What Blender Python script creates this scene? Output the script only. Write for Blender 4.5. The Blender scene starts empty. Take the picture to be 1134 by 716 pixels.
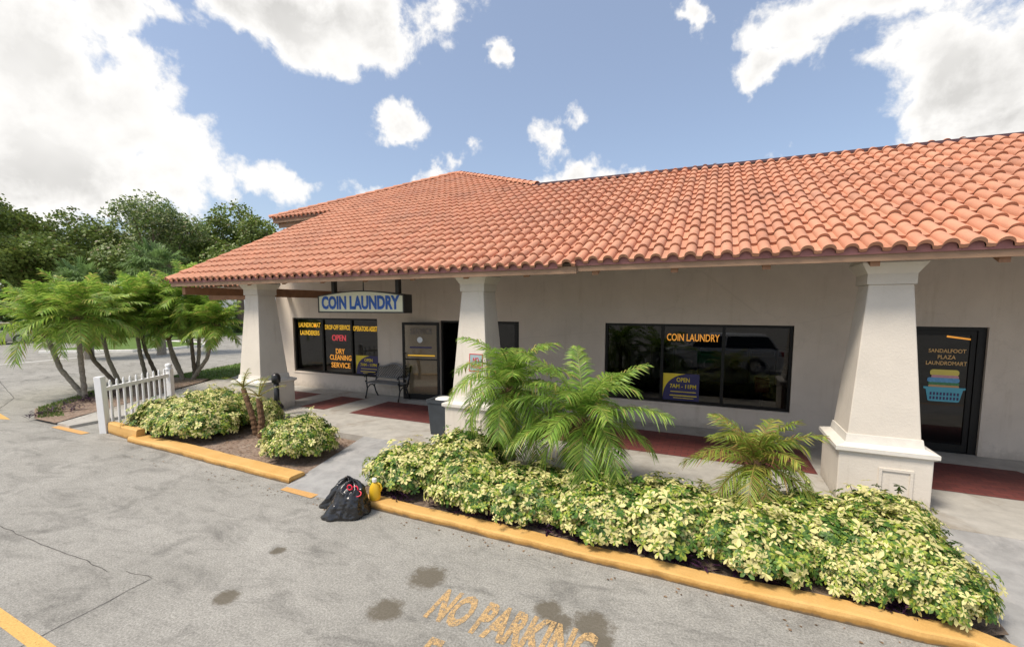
import bpy, math, random
from mathutils import Vector, Matrix, noise
R = math.radians
PI = math.pi
scene = bpy.context.scene
C = scene.collection
rng = random.Random(7)

# ------------------------------------------------------------------ materials
def new_mat(name):
    m = bpy.data.materials.new(name); m.use_nodes = True
    nt = m.node_tree; nt.nodes.clear()
    out = nt.nodes.new('ShaderNodeOutputMaterial')
    return m, nt, out

def N(nt, typ, **kw):
    n = nt.nodes.new(typ)
    for k, v in kw.items():
        if k.startswith('i_'):
            n.inputs[k[2:].replace('_', ' ')].default_value = v
        else:
            setattr(n, k, v)
    return n

def ramp(nt, fac, stops):
    r = nt.nodes.new('ShaderNodeValToRGB')
    el = r.color_ramp.elements
    while len(el) < len(stops): el.new(0.5)
    for e, (p, c) in zip(el, stops):
        e.position = p
        e.color = (*c, 1) if len(c) == 3 else c
    nt.links.new(fac, r.inputs[0])
    return r.outputs[0]

def g(v): return (v, v, v)

def mixc(nt, fac, a, b, mode='MIX'):
    m = nt.nodes.new('ShaderNodeMix'); m.data_type = 'RGBA'; m.blend_type = mode
    for s, v in ((0, fac), (6, a), (7, b)):
        if hasattr(v, 'is_linked'): nt.links.new(v, m.inputs[s])
        elif isinstance(v, (int, float)): m.inputs[s].default_value = v
        else: m.inputs[s].default_value = (*v, 1)
    return m.outputs[2]

def noise_tex(nt, co, scale, detail=5, rough=.6, dist=0.0):
    n = N(nt, 'ShaderNodeTexNoise')
    n.inputs['Scale'].default_value = scale; n.inputs['Detail'].default_value = detail
    n.inputs['Roughness'].default_value = rough; n.inputs['Distortion'].default_value = dist
    nt.links.new(co, n.inputs['Vector'])
    return n.outputs['Fac']

def mapping(nt, co, scale=(1, 1, 1), rot=(0, 0, 0)):
    m = nt.nodes.new('ShaderNodeMapping')
    m.inputs['Scale'].default_value = scale; m.inputs['Rotation'].default_value = rot
    nt.links.new(co, m.inputs['Vector'])
    return m.outputs[0]

def simple(name, col, rough=.6, var=.12, scale=6, bump=0., bscale=60, metal=0., spec=.5, dirt=None, dscale=1.5, attr=False, stretch=(1, 1, 1)):
    m, nt, out = new_mat(name)
    b = N(nt, 'ShaderNodeBsdfPrincipled')
    co = mapping(nt, N(nt, 'ShaderNodeTexCoord').outputs['Object'], stretch)
    f = noise_tex(nt, co, scale, 6, .65)
    lo = tuple(max(0, c * (1 - var)) for c in col); hi = tuple(min(1, c * (1 + var)) for c in col)
    cc = ramp(nt, f, [(.3, lo), (.7, hi)])
    if dirt:
        d = noise_tex(nt, co, dscale, 8, .7, .6)
        d = ramp(nt, d, [(.5, g(0)), (.72, g(1))])
        cc = mixc(nt, d, cc, dirt)
    if attr:
        a = N(nt, 'ShaderNodeVertexColor', layer_name='tint')
        cc = mixc(nt, 1.0, cc, a.outputs['Color'], 'MULTIPLY')
    nt.links.new(cc, b.inputs['Base Color'])
    b.inputs['Roughness'].default_value = rough; b.inputs['Metallic'].default_value = metal
    b.inputs['Specular IOR Level'].default_value = spec
    if bump:
        bn = N(nt, 'ShaderNodeBump'); bn.inputs['Strength'].default_value = bump; bn.inputs['Distance'].default_value = .02
        nt.links.new(noise_tex(nt, co, bscale, 4, .6), bn.inputs['Height'])
        nt.links.new(bn.outputs[0], b.inputs['Normal'])
    nt.links.new(b.outputs[0], out.inputs[0])
    return m

def leaf_mat(name, rough=.45, trans=.3):
    m, nt, out = new_mat(name)
    a = N(nt, 'ShaderNodeVertexColor', layer_name='tint')
    b = N(nt, 'ShaderNodeBsdfPrincipled'); b.inputs['Roughness'].default_value = rough
    b.inputs['Specular IOR Level'].default_value = .35
    t = N(nt, 'ShaderNodeBsdfTranslucent')
    mx = N(nt, 'ShaderNodeMixShader'); mx.inputs[0].default_value = trans
    nt.links.new(a.outputs[0], b.inputs['Base Color']); nt.links.new(a.outputs[0], t.inputs['Color'])
    nt.links.new(b.outputs[0], mx.inputs[1]); nt.links.new(t.outputs[0], mx.inputs[2])
    nt.links.new(mx.outputs[0], out.inputs[0])
    return m

def glass_mat(name, tint=(.20, .20, .215), ior=1.5, rough=.0):
    m, nt, out = new_mat(name)
    fr = N(nt, 'ShaderNodeFresnel'); fr.inputs[0].default_value = ior
    tr = N(nt, 'ShaderNodeBsdfTransparent'); tr.inputs[0].default_value = (*tint, 1)
    gl = N(nt, 'ShaderNodeBsdfGlossy'); gl.inputs['Roughness'].default_value = rough
    gl.inputs['Color'].default_value = (1, 1, 1, 1)
    co = N(nt, 'ShaderNodeTexCoord').outputs['Object']
    bn = N(nt, 'ShaderNodeBump'); bn.inputs['Strength'].default_value = .015; bn.inputs['Distance'].default_value = .05
    nt.links.new(noise_tex(nt, co, 1.6, 2, .5), bn.inputs['Height']); nt.links.new(bn.outputs[0], gl.inputs['Normal'])
    mx = N(nt, 'ShaderNodeMixShader')
    nt.links.new(fr.outputs[0], mx.inputs[0]); nt.links.new(tr.outputs[0], mx.inputs[1]); nt.links.new(gl.outputs[0], mx.inputs[2])
    nt.links.new(mx.outputs[0], out.inputs[0])
    return m

def emit_mat(name, col, s):
    m, nt, out = new_mat(name)
    e = N(nt, 'ShaderNodeEmission'); e.inputs[0].default_value = (*col, 1); e.inputs[1].default_value = s
    nt.links.new(e.outputs[0], out.inputs[0]); return m

def asphalt_mat():
    m, nt, out = new_mat('asphalt')
    b = N(nt, 'ShaderNodeBsdfPrincipled')
    co = N(nt, 'ShaderNodeTexCoord').outputs['Object']
    fine = noise_tex(nt, co, 55, 6, .9)
    mid = noise_tex(nt, co, 7, 6, .7)
    big = noise_tex(nt, co, .55, 5, .6, .4)
    c = ramp(nt, fine, [(.36, (.20, .194, .176)), (.5, (.39, .38, .348)), (.64, (.59, .575, .53))])
    c = mixc(nt, .6, c, ramp(nt, mid, [(.3, g(.62)), (.75, g(1.0))]), 'MULTIPLY')
    c = mixc(nt, .7, c, ramp(nt, big, [(.3, (.70, .70, .69)), (.7, (1.0, 1.0, 1.0))]), 'MULTIPLY')
    # tyre-polished dark streaks running along the lane
    st = noise_tex(nt, mapping(nt, co, (.5, 2.3, 1)), 1.5, 8, .75, .6)
    st = ramp(nt, st, [(.55, g(1)), (.75, g(.62))])
    c = mixc(nt, .7, c, st, 'MULTIPLY')
    sp = noise_tex(nt, mapping(nt, co, (.6, 1.3, 1)), 2.1, 9, .72, .8)
    c = mixc(nt, .8, c, ramp(nt, sp, [(.50, g(1)), (.68, g(.50))]), 'MULTIPLY')
    # oil spots, each where it lies on the ground
    edge = noise_tex(nt, co, 11, 9, .85)
    tot = None
    for (x, y, r) in ((-2.33, 3.22, .19), (-2.38, 2.70, .16), (-1.16, 3.26, .135), (-1.03, 3.16, .13), (-.78, 3.24, .18), (-.68, 3.1, .11), (-4.0, 2.95, .08), (-3.75, 2.25, .12)):
        v = N(nt, 'ShaderNodeVectorMath', operation='DISTANCE'); v.inputs[1].default_value = (x, y, 0)
        nt.links.new(co, v.inputs[0])
        d = N(nt, 'ShaderNodeMath', operation='DIVIDE'); d.inputs[1].default_value = r
        nt.links.new(v.outputs['Value'], d.inputs[0])
        if tot is None: tot = d.outputs[0]
        else:
            mn = N(nt, 'ShaderNodeMath', operation='MINIMUM')
            nt.links.new(tot, mn.inputs[0]); nt.links.new(d.outputs[0], mn.inputs[1]); tot = mn.outputs[0]
    ad = N(nt, 'ShaderNodeMath', operation='MULTIPLY_ADD'); ad.inputs[1].default_value = 2.2
    nt.links.new(edge, ad.inputs[0]); nt.links.new(tot, ad.inputs[2])
    oil = ramp(nt, ad.outputs[0], [(0, g(0)), (1, g(0))])
    mr = N(nt, 'ShaderNodeMapRange'); mr.inputs[1].default_value = 1.75; mr.inputs[2].default_value = 2.15
    mr.inputs[3].default_value = .80; mr.inputs[4].default_value = 0
    nt.links.new(ad.outputs[0], mr.inputs[0])
    c = mixc(nt, mr.outputs[0], c, (.105, .088, .06))
    nt.links.new(c, b.inputs['Base Color']); b.inputs['Roughness'].default_value = .88; b.inputs['Specular IOR Level'].default_value = .25
    bn = N(nt, 'ShaderNodeBump'); bn.inputs['Strength'].default_value = .55; bn.inputs['Distance'].default_value = .01
    nt.links.new(fine, bn.inputs['Height']); nt.links.new(bn.outputs[0], b.inputs['Normal'])
    nt.links.new(b.outputs[0], out.inputs[0])
    return m

def worn_paint(name, col, wear=.5):
    m, nt, out = new_mat(name)
    b = N(nt, 'ShaderNodeBsdfPrincipled'); b.inputs['Roughness'].default_value = .8
    co = N(nt, 'ShaderNodeTexCoord').outputs['Object']
    f = noise_tex(nt, co, 26, 7, .8)
    f2 = noise_tex(nt, co, 90, 3, .8)
    c = ramp(nt, f2, [(.3, tuple(x * .7 for x in col)), (.7, tuple(min(1, x * 1.15) for x in col))])
    nt.links.new(c, b.inputs['Base Color'])
    t = N(nt, 'ShaderNodeBsdfTransparent')
    mx = N(nt, 'ShaderNodeMixShader')
    sm = N(nt, 'ShaderNodeMath', operation='MULTIPLY_ADD'); sm.inputs[1].default_value = .6
    nt.links.new(f2, sm.inputs[0]); nt.links.new(f, sm.inputs[2])
    w = ramp(nt, sm.outputs[0], [(wear + .12, g(0)), (wear + .34, g(1))])
    nt.links.new(w, mx.inputs[0]); nt.links.new(t.outputs[0], mx.inputs[1]); nt.links.new(b.outputs[0], mx.inputs[2])
    nt.links.new(mx.outputs[0], out.inputs[0])
    return m

def brick_mat():
    m, nt, out = new_mat('brick_paver')
    b = N(nt, 'ShaderNodeBsdfPrincipled'); b.inputs['Roughness'].default_value = .7
    co = N(nt, 'ShaderNodeTexCoord').outputs['Object']
    br = N(nt, 'ShaderNodeTexBrick'); br.inputs['Scale'].default_value = 1
    br.inputs['Brick Width'].default_value = .2; br.inputs['Row Height'].default_value = .1
    br.inputs['Mortar Size'].default_value = .006; br.inputs['Mortar Smooth'].default_value = .3
    br.inputs['Color1'].default_value = (.19, .05, .042, 1); br.inputs['Color2'].default_value = (.135, .036, .034, 1)
    br.inputs['Mortar'].default_value = (.075, .03, .028, 1)
    nt.links.new(co, br.inputs['Vector'])
    f = noise_tex(nt, co, 4, 6, .7)
    c = mixc(nt, .6, br.outputs[0], ramp(nt, f, [(.3, g(.65)), (.75, g(1.15))]), 'MULTIPLY')
    nt.links.new(c, b.inputs['Base Color'])
    nt.links.new(b.outputs[0], out.inputs[0])
    return m

def wall_mat(name, col, crack=True):
    m, nt, out = new_mat(name)
    b = N(nt, 'ShaderNodeBsdfPrincipled'); b.inputs['Roughness'].default_value = .85; b.inputs['Specular IOR Level'].default_value = .2
    co = N(nt, 'ShaderNodeTexCoord').outputs['Object']
    big = noise_tex(nt, co, .9, 6, .65, .3)
    fine = noise_tex(nt, co, 38, 5, .7)
    c = ramp(nt, big, [(.3, tuple(x * .88 for x in col)), (.7, tuple(min(1, x * 1.05) for x in col))])
    # rain streaks and grime
    stv = noise_tex(nt, mapping(nt, co, (5, 5, .5)), 1.2, 6, .7)
    c = mixc(nt, .8, c, ramp(nt, stv, [(.55, g(1)), (.78, (.80, .77, .72))]), 'MULTIPLY')
    if crack:
        vo = N(nt, 'ShaderNodeTexVoronoi', feature='DISTANCE_TO_EDGE'); vo.inputs['Scale'].default_value = .55
        wob = noise_tex(nt, co, 2.5, 6, .7)
        ad = N(nt, 'ShaderNodeVectorMath', operation='MULTIPLY_ADD'); ad.inputs[1].default_value = (.9, .9, .9)
        nt.links.new(wob, ad.inputs[0]); nt.links.new(mapping(nt, co, (.7, 1, 1.6)), ad.inputs[2]); nt.links.new(ad.outputs[0], vo.inputs['Vector'])
        ck = ramp(nt, vo.outputs['Distance'], [(.0, g(.62)), (.008, g(1))])
        c = mixc(nt, .22, c, ck, 'MULTIPLY')
    sx_ = N(nt, 'ShaderNodeSeparateXYZ'); nt.links.new(co, sx_.inputs[0])
    sp_ = N(nt, 'ShaderNodeMath', operation='MULTIPLY_ADD'); sp_.inputs[1].default_value = .55; nt.links.new(noise_tex(nt, co, 6, 7, .75), sp_.inputs[0]); nt.links.new(sx_.outputs[2], sp_.inputs[2])
    c = mixc(nt, ramp(nt, sp_.outputs[0], [(.40, g(.55)), (.60, g(0))]), c, (.30, .26, .21))
    nt.links.new(c, b.inputs['Base Color'])
    bn = N(nt, 'ShaderNodeBump'); bn.inputs['Strength'].default_value = .35; bn.inputs['Distance'].default_value = .012
    nt.links.new(fine, bn.inputs['Height']); nt.links.new(bn.outputs[0], b.inputs['Normal'])
    nt.links.new(b.outputs[0], out.inputs[0])
    return m

M = {}
M['asphalt'] = asphalt_mat()
M['concrete'] = simple('concrete', (.40, .385, .35), .85, .16, 5, .25, 70, dirt=(.25, .215, .17), dscale=1.3)
M['ramp'] = simple('concrete_ramp', (.31, .31, .305), .85, .2, 4, .3, 90, dirt=(.42, .41, .40), dscale=2.2)
M['brick'] = brick_mat()
M['wall'] = wall_mat('stucco', (.66, .585, .505))
M['column'] = wall_mat('column_stucco', (.68, .625, .55), False)
M['trim'] = simple('cap_paint', (.70, .67, .61), .7, .06, 8, .15, 60)
M['white_wall'] = wall_mat('upper_stucco', (.72, .70, .67), False)
M['tile'] = simple('terracotta', (.55, .265, .165), .72, .12, 3.0, .25, 45, spec=.3, attr=True, dirt=(.44, .22, .15), dscale=.8)
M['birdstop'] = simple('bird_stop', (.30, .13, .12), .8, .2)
M['fascia'] = simple('fascia_board', (.30, .185, .115), .7, .18, 5, stretch=(.3, 3, 3))
M['rafter'] = simple('rafter_wood', (.30, .155, .085), .75, .25, 5)
M['soffit'] = simple('soffit_board', (.24, .18, .13), .8, .2, 4)
M['flashing'] = simple('flashing', (.075, .035, .045), .5, .2)
M['frame'] = simple('window_frame', (.008, .0075, .007), .45, .2, spec=.3)
M['glass'] = glass_mat('window_glass')
M['tan_glass'] = glass_mat('door_glass', (.75, .72, .66))
def kerb_mat():
    m, nt, out = new_mat('kerb_paint')
    b = N(nt, 'ShaderNodeBsdfPrincipled'); b.inputs['Roughness'].default_value = .75
    co = N(nt, 'ShaderNodeTexCoord').outputs['Object']
    c = ramp(nt, noise_tex(nt, co, 2.2, 6, .6), [(.3, (.58, .33, .095)), (.7, (.67, .42, .15))])
    c = mixc(nt, .35, c, ramp(nt, noise_tex(nt, co, 60, 4, .8), [(.35, g(.7)), (.65, g(1.1))]), 'MULTIPLY')
    c = mixc(nt, ramp(nt, noise_tex(nt, co, 7, 9, .8), [(.60, g(0)), (.72, g(.55))]), c, (.36, .25, .13))
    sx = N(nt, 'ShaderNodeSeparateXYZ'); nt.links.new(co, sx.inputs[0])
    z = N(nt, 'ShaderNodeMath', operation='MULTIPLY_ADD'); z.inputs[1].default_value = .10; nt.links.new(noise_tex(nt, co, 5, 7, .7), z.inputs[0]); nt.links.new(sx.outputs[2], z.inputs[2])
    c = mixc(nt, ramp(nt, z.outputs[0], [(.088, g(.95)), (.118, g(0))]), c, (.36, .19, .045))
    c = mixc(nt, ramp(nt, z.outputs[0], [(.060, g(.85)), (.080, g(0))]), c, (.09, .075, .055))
    nt.links.new(c, b.inputs['Base Color'])
    bn = N(nt, 'ShaderNodeBump'); bn.inputs['Strength'].default_value = .3; bn.inputs['Distance'].default_value = .01
    nt.links.new(noise_tex(nt, co, 45, 4, .7), bn.inputs['Height']); nt.links.new(bn.outputs[0], b.inputs['Normal'])
    nt.links.new(b.outputs[0], out.inputs[0]); return m
M['kerb'] = kerb_mat()
M['kerb_flat'] = worn_paint('flush_kerb_paint', (.60, .34, .12), .30)
M['kerb_white'] = simple('kerb_white', (.75, .74, .7), .8, .1)
M['soil'] = simple('mulch', (.20, .15, .11), .95, .55, 22, .9, 40, dirt=(.10, .07, .05), dscale=6)
M['litter'] = simple('leaf_litter', (.25, .18, .135), .95, .5, 25, .9, 45, dirt=(.36, .30, .24), dscale=7)
M['grass_base'] = simple('lawn', (.10, .17, .03), .95, .4, 12, .8, 80)
M['paint_text'] = worn_paint('worn_yellow_paint', (.56, .37, .17), .52)
M['paint_line'] = worn_paint('yellow_line_paint', (.66, .40, .12), .36)
M['paint_white'] = worn_paint('white_line_paint', (.7, .7, .68), .3)
M['crackfill'] = simple('crack', (.09, .085, .08), .9, .3)
M['white_pvc'] = simple('white_vinyl', (.82, .82, .82), .4, .04)
M['black_iron'] = simple('black_iron', (.018, .018, .02), .35, .3, metal=.0)
M['bench_slat'] = simple('grey_slat', (.20, .20, .20), .5, .25, 9, stretch=(.4, 4, 4))
M['bench_lattice'] = simple('grey_lattice', (.07, .075, .08), .45, .2)
M['sign_face'] = simple('sign_face', (.74, .75, .58), .45, .04)
M['sign_box'] = simple('sign_box', (.03, .03, .028), .45, .2)
M['sign_blue'] = simple('sign_blue', (.005, .095, .45), .45, .05)
M['yellow_letters'] = simple('yellow_glow_vinyl', (.95, .58, .04), .5, .05)
M['orange_letters'] = simple('orange_glow_vinyl', (1.0, .42, .06), .5, .05)
def add_glow(m, col, e):
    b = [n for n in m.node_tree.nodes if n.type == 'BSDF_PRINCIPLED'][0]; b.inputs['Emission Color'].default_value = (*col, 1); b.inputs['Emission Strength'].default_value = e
add_glow(M['yellow_letters'], (1, .55, .04), .16); add_glow(M['orange_letters'], (1, .40, .05), .18)  # weak glow added to the vinyl so the letters read brighter under the canopy
M['pale_letters'] = simple('pale_vinyl', (.80, .50, .20), .5, .05)
M['neon'] = emit_mat('neon_red', (1, .07, .09), 1.1)
M['navy'] = simple('poster_navy', (.035, .03, .12), .5, .1)
M['poster_yellow'] = simple('poster_yellow', (.8, .62, .04), .5, .05)
M['grey_letters'] = simple('grey_vinyl', (.17, .15, .14), .5, .1)
M['white_sticker'] = simple('white_sticker', (.75, .8, .85), .5, .05)
M['plate'] = simple('sign_plate', (.32, .42, .45), .5, .08)
M['red_letters'] = simple('red_vinyl', (.55, .03, .04), .5, .05)
M['bag'] = simple('black_plastic', (.012, .012, .014), .24, .3, bump=.35, bscale=14, spec=.7)
M['red_cord'] = simple('red_tie', (.75, .02, .06), .4, .1)
M['jug'] = simple('jug_yellow', (.80, .50, .03), .4, .06)
M['jug_cap'] = simple('jug_cap', (.85, .85, .82), .4, .05)
M['bin'] = simple('bin_slate', (.035, .042, .05), .5, .2)
M['trunk'] = simple('bark', (.16, .125, .095), .95, .4, 14, .8, 25)
M['palm_trunk'] = simple('palm_bark', (.27, .235, .19), .95, .4, 18, .8, 30)
M['palm_boot'] = simple('palm_boot', (.15, .085, .045), .95, .45, 18, .9, 30)
M['stem'] = simple('twig', (.13, .10, .06), .9, .3)
M['leaf'] = leaf_mat('leaf')
M['palm_leaf'] = leaf_mat('palm_leaf', .45, .42)
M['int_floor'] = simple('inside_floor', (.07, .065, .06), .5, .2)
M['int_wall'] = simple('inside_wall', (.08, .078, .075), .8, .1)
M['washer'] = simple('washer_enamel', (.55, .56, .57), .35, .05)
M['steel'] = simple('steel', (.5, .5, .5), .3, .1, metal=.9)
M['dark_glass'] = simple('dark_glass', (.015, .018, .02), .08, .1)
M['red_paint'] = simple('red_enamel', (.5, .02, .02), .35, .1)
M['car_white'] = simple('car_white', (.75, .75, .74), .25, .03)
M['car_beige'] = simple('car_beige', (.55, .49, .42), .3, .03)
M['car_silver'] = simple('car_silver', (.5, .51, .52), .28, .03, metal=.4)
M['car_green'] = simple('car_green', (.03, .25, .09), .3, .1)
M['tyre'] = simple('tyre', (.02, .02, .02), .85, .2)
M['lamp_red'] = simple('lamp_red', (.45, .02, .02), .25, .1)
M['lamp_clear'] = simple('lamp_clear', (.8, .8, .78), .15, .05)
M['teal'] = simple('sticker_teal', (.10, .42, .55), .5, .05)
M['st_yellow'] = simple('sticker_yellow', (.75, .62, .12), .5, .05)
M['st_pink'] = simple('sticker_pink', (.62, .30, .36), .5, .12, 30)
M['st_blue'] = simple('sticker_blue', (.12, .35, .62), .5, .2, 30)
M['st_green'] = simple('sticker_green', (.06, .25, .10), .5, .3, 30)
M['st_orange'] = simple('sticker_orange', (.65, .35, .15), .5, .1)

# ------------------------------------------------------------------ mesh helpers
class MB:
    def __init__(s):
        s.v = []; s.f = []; s.c = []; s.col = (1, 1, 1)
    def add(s, vs, fs, col=None):
        o = len(s.v); s.v.extend([tuple(p) for p in vs])
        for f in fs:
            s.f.append(tuple(i + o for i in f)); s.c.append(col or s.col)
    def box(s, x0, x1, y0, y1, z0, z1, col=None):
        vs = [(x, y, z) for z in (z0, z1) for y in (y0, y1) for x in (x0, x1)]
        s.add(vs, [(0, 2, 3, 1), (4, 5, 7, 6), (0, 1, 5, 4), (2, 6, 7, 3), (0, 4, 6, 2), (1, 3, 7, 5)], col)
    def frustum(s, x0, x1, y0, y1, z0, X0, X1, Y0, Y1, z1):
        vs = [(x0, y0, z0), (x1, y0, z0), (x1, y1, z0), (x0, y1, z0), (X0, Y0, z1), (X1, Y0, z1), (X1, Y1, z1), (X0, Y1, z1)]
        s.add(vs, [(3, 2, 1, 0), (4, 5, 6, 7), (0, 1, 5, 4), (1, 2, 6, 5), (2, 3, 7, 6), (3, 0, 4, 7)])
    def prism(s, poly, axis, a0, a1):
        # poly of 2D points in the other two axes (order x,y,z without axis)
        def p3(p, a):
            q = list(p); q.insert(axis, a); return tuple(q)
        n = len(poly)
        vs = [p3(p, a0) for p in poly] + [p3(p, a1) for p in poly]
        fs = [tuple(range(n))[::-1], tuple(range(n, 2 * n))] + [(i, (i + 1) % n, n + (i + 1) % n, n + i) for i in range(n)]
        s.add(vs, fs)
    def tube(s, pts, rads, seg=8, cap=True, col=None):
        pts = [Vector(p) for p in pts]
        if not hasattr(rads, '__len__'): rads = [rads] * len(pts)
        vs = []; fs = []
        up = Vector((0, 0, 1)); prev = None
        for i, p in enumerate(pts):
            t = (pts[min(i + 1, len(pts) - 1)] - pts[max(i - 1, 0)])
            if t.length < 1e-6: t = Vector((0, 0, 1))
            t.normalize()
            if prev is None:
                a = t.orthogonal().normalized()
            else:
                a = (prev - t * prev.dot(t))
                a = a.normalized() if a.length > 1e-5 else t.orthogonal().normalized()
            prev = a; b = t.cross(a)
            for k in range(seg):
                an = 2 * PI * k / seg
                vs.append(p + (a * math.cos(an) + b * math.sin(an)) * rads[i])
        for i in range(len(pts) - 1):
            for k in range(seg):
                fs.append((i * seg + k, i * seg + (k + 1) % seg, (i + 1) * seg + (k + 1) % seg, (i + 1) * seg + k))
        if cap:
            fs.append(tuple(range(seg))[::-1]); fs.append(tuple(range((len(pts) - 1) * seg, len(pts) * seg)))
        s.add(vs, fs, col)
    def lathe(s, prof, seg=20, c=(0, 0, 0), axis=2):
        vs = []; fs = []
        for (r, h) in prof:
            for k in range(seg):
                a = 2 * PI * k / seg
                p = [math.cos(a) * r, math.sin(a) * r]; p.insert(axis, h)
                vs.append((p[0] + c[0], p[1] + c[1], p[2] + c[2]))
        n = len(prof)
        for i in range(n - 1):
            for k in range(seg):
                fs.append((i * seg + k, i * seg + (k + 1) % seg, (i + 1) * seg + (k + 1) % seg, (i + 1) * seg + k))
        fs.append(tuple(range(seg))[::-1]); fs.append(tuple(range((n - 1) * seg, n * seg)))
        s.add(vs, fs)
    def build(s, name, mat, parent=None, org=None, smooth=False, tint=False, clip=None, bevel=0):
        o3 = Vector(org) if org is not None else Vector((0, 0, 0))
        me = bpy.data.meshes.new(name)
        me.from_pydata([tuple(Vector(p) - o3) for p in s.v], [], s.f)
        if tint:
            ca = me.color_attributes.new('tint', 'FLOAT_COLOR', 'CORNER')
            data = []
            for f, c in zip(s.f, s.c):
                for _ in f: data.extend((c[0], c[1], c[2], 1.0))
            ca.data.foreach_set('color', data)
        if smooth: me.polygons.foreach_set('use_smooth', [True] * len(me.polygons))
        me.materials.append(mat); me.update()
        if clip or bevel:
            import bmesh
            bm = bmesh.new(); bm.from_mesh(me)
            for (pco, pno) in (clip or []):
                bmesh.ops.bisect_plane(bm, geom=bm.verts[:] + bm.edges[:] + bm.faces[:], plane_co=Vector(pco) - o3, plane_no=Vector(pno), clear_outer=True)
            if bevel:
                bmesh.ops.remove_doubles(bm, verts=bm.verts[:], dist=1e-5)
                es = [e for e in bm.edges if len(e.link_faces) == 2 and e.calc_face_angle(0) > .6]
                bmesh.ops.bevel(bm, geom=es, offset=bevel, segments=2, affect='EDGES', profile=.5)
            bm.to_mesh(me); bm.free()
        ob = bpy.data.objects.new(name, me); C.objects.link(ob)
        if parent: ob.parent = parent
        return ob

def empty(name, loc=(0, 0, 0), rz=0):
    o = bpy.data.objects.new(name, None); C.objects.link(o)
    o.location = loc; o.rotation_euler = (0, 0, rz); o.empty_display_size = .3
    return o
def tag(o, label=None, cat=None, group=None, kind=None):
    if label: o['label'] = label
    if cat: o['category'] = cat
    if group: o['group'] = group
    if kind: o['kind'] = kind
    return o
def copy_tree(o, parent=None):
    c = o.copy(); C.objects.link(c)
    if parent: c.parent = parent
    for ch in list(o.children): copy_tree(ch, c)
    return c
def struct(mb, name, mat, label, **kw):
    o = mb.build(name, mat, **kw); o['kind'] = 'structure'; o['label'] = label
    return o

def text(body, name, mat, parent, loc, w, h, org=(0, 0, 0), flat=False, bold=0.0, depth=.002, face='-y'):
    cu = bpy.data.curves.new('lettering', 'FONT'); cu.body = body; cu.align_x = 'CENTER'; cu.align_y = 'CENTER'
    cu.offset = bold; cu.extrude = depth; cu.resolution_u = 3
    tmp = bpy.data.objects.new('lettering', cu); C.objects.link(tmp)
    dg = bpy.context.evaluated_depsgraph_get(); dg.update()
    me = bpy.data.meshes.new_from_object(tmp.evaluated_get(dg))
    bpy.data.objects.remove(tmp); bpy.data.curves.remove(cu)
    xs = [v.co.x for v in me.vertices]; ys = [v.co.y for v in me.vertices]
    cx, cy = (min(xs) + max(xs)) / 2, (min(ys) + max(ys)) / 2
    sx = w / (max(xs) - min(xs)); sy = h / (max(ys) - min(ys))
    for v in me.vertices:
        x, y, z = (v.co.x - cx) * sx, (v.co.y - cy) * sy, v.co.z
        if flat: p = Vector((loc[0] + x, loc[1] + y, loc[2] + z))
        else: p = Vector((loc[0] + x, loc[1] - z, loc[2] + y))
        v.co = p - Vector(org)
    me.materials.clear(); me.materials.append(mat); me.name = name
    o = bpy.data.objects.new(name, me); C.objects.link(o)
    if parent: o.parent = parent
    return o

# ------------------------------------------------------------------ ground
def sheet(poly, z, name, mat, label, thick=0):
    mb = MB()
    if thick:
        mb.prism(poly, 2, z - thick, z)
    else:
        mb.add([(x, y, z) for x, y in poly], [tuple(range(len(poly)))])
    return struct(mb, name, mat, label)
sheet([(-420, -320), (320, -320), (320, 420), (-420, 420)], 0, 'parking_lot', M['asphalt'], 'pale grey worn asphalt of the parking lot')

# raised walkway under the canopy
walk_y = 6.05
sheet([(-12.0, walk_y), (15, walk_y), (15, 9.30), (-12.2, 9.30)], .15, 'walkway', M['concrete'], 'stained concrete walkway under the canopy', .15)
sheet([(-12.05, 4.32), (-12.05, 9.3), (-12.2, 9.30), (-16.4, 13.5), (-17.2, 12.6), (-13.15, 5.3), (-12.55, 4.32)], .06, 'side_path', M['concrete'], 'concrete path running past the picket fence', .06)
for i, (x0, x1) in enumerate(((-10.7, -9.62), (-8.88, -8.1), (-7.33, -4.3), (-3.3, 1.42))):
    sheet([(x0 + (.0), 7.28), (x1, 7.28), (x1, 8.6), (x0, 8.6)], .154, 'brick_paving', M['brick'], 'dark red brick band set in the concrete walkway')
sheet([(2.35, 7.3), (4.6, 7.3), (4.05, 8.62), (2.35, 8.62)], .154, 'brick_paving', M['brick'], 'dark red brick field before the right-hand glass door')
sheet([(-13.6, 9.8), (-11.9, 7.6), (-11.9, 8.9), (-13.2, 10.4)], .064, 'brick_paving', M['brick'], 'dark red brick band beside the left column')
# entrance path between the beds and the ramp on the right
mb = MB(); mb.add([(-5.35, 4.05, .004), (-4.25, 4.05, .004), (-4.45, 6.05, .146), (-5.75, 6.05, .146)], [(0, 1, 2, 3)])
struct(mb, 'entrance_path', M['ramp'], 'sloping concrete path between the two planting beds')
mb = MB(); mb.prism([(3.95, .004), (6.05, .146), (6.05, -.1), (3.95, -.1)], 0, 2.09, 9)
struct(mb, 'ramp', M['ramp'], 'grey concrete ramp at the right of the planting bed')
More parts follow.
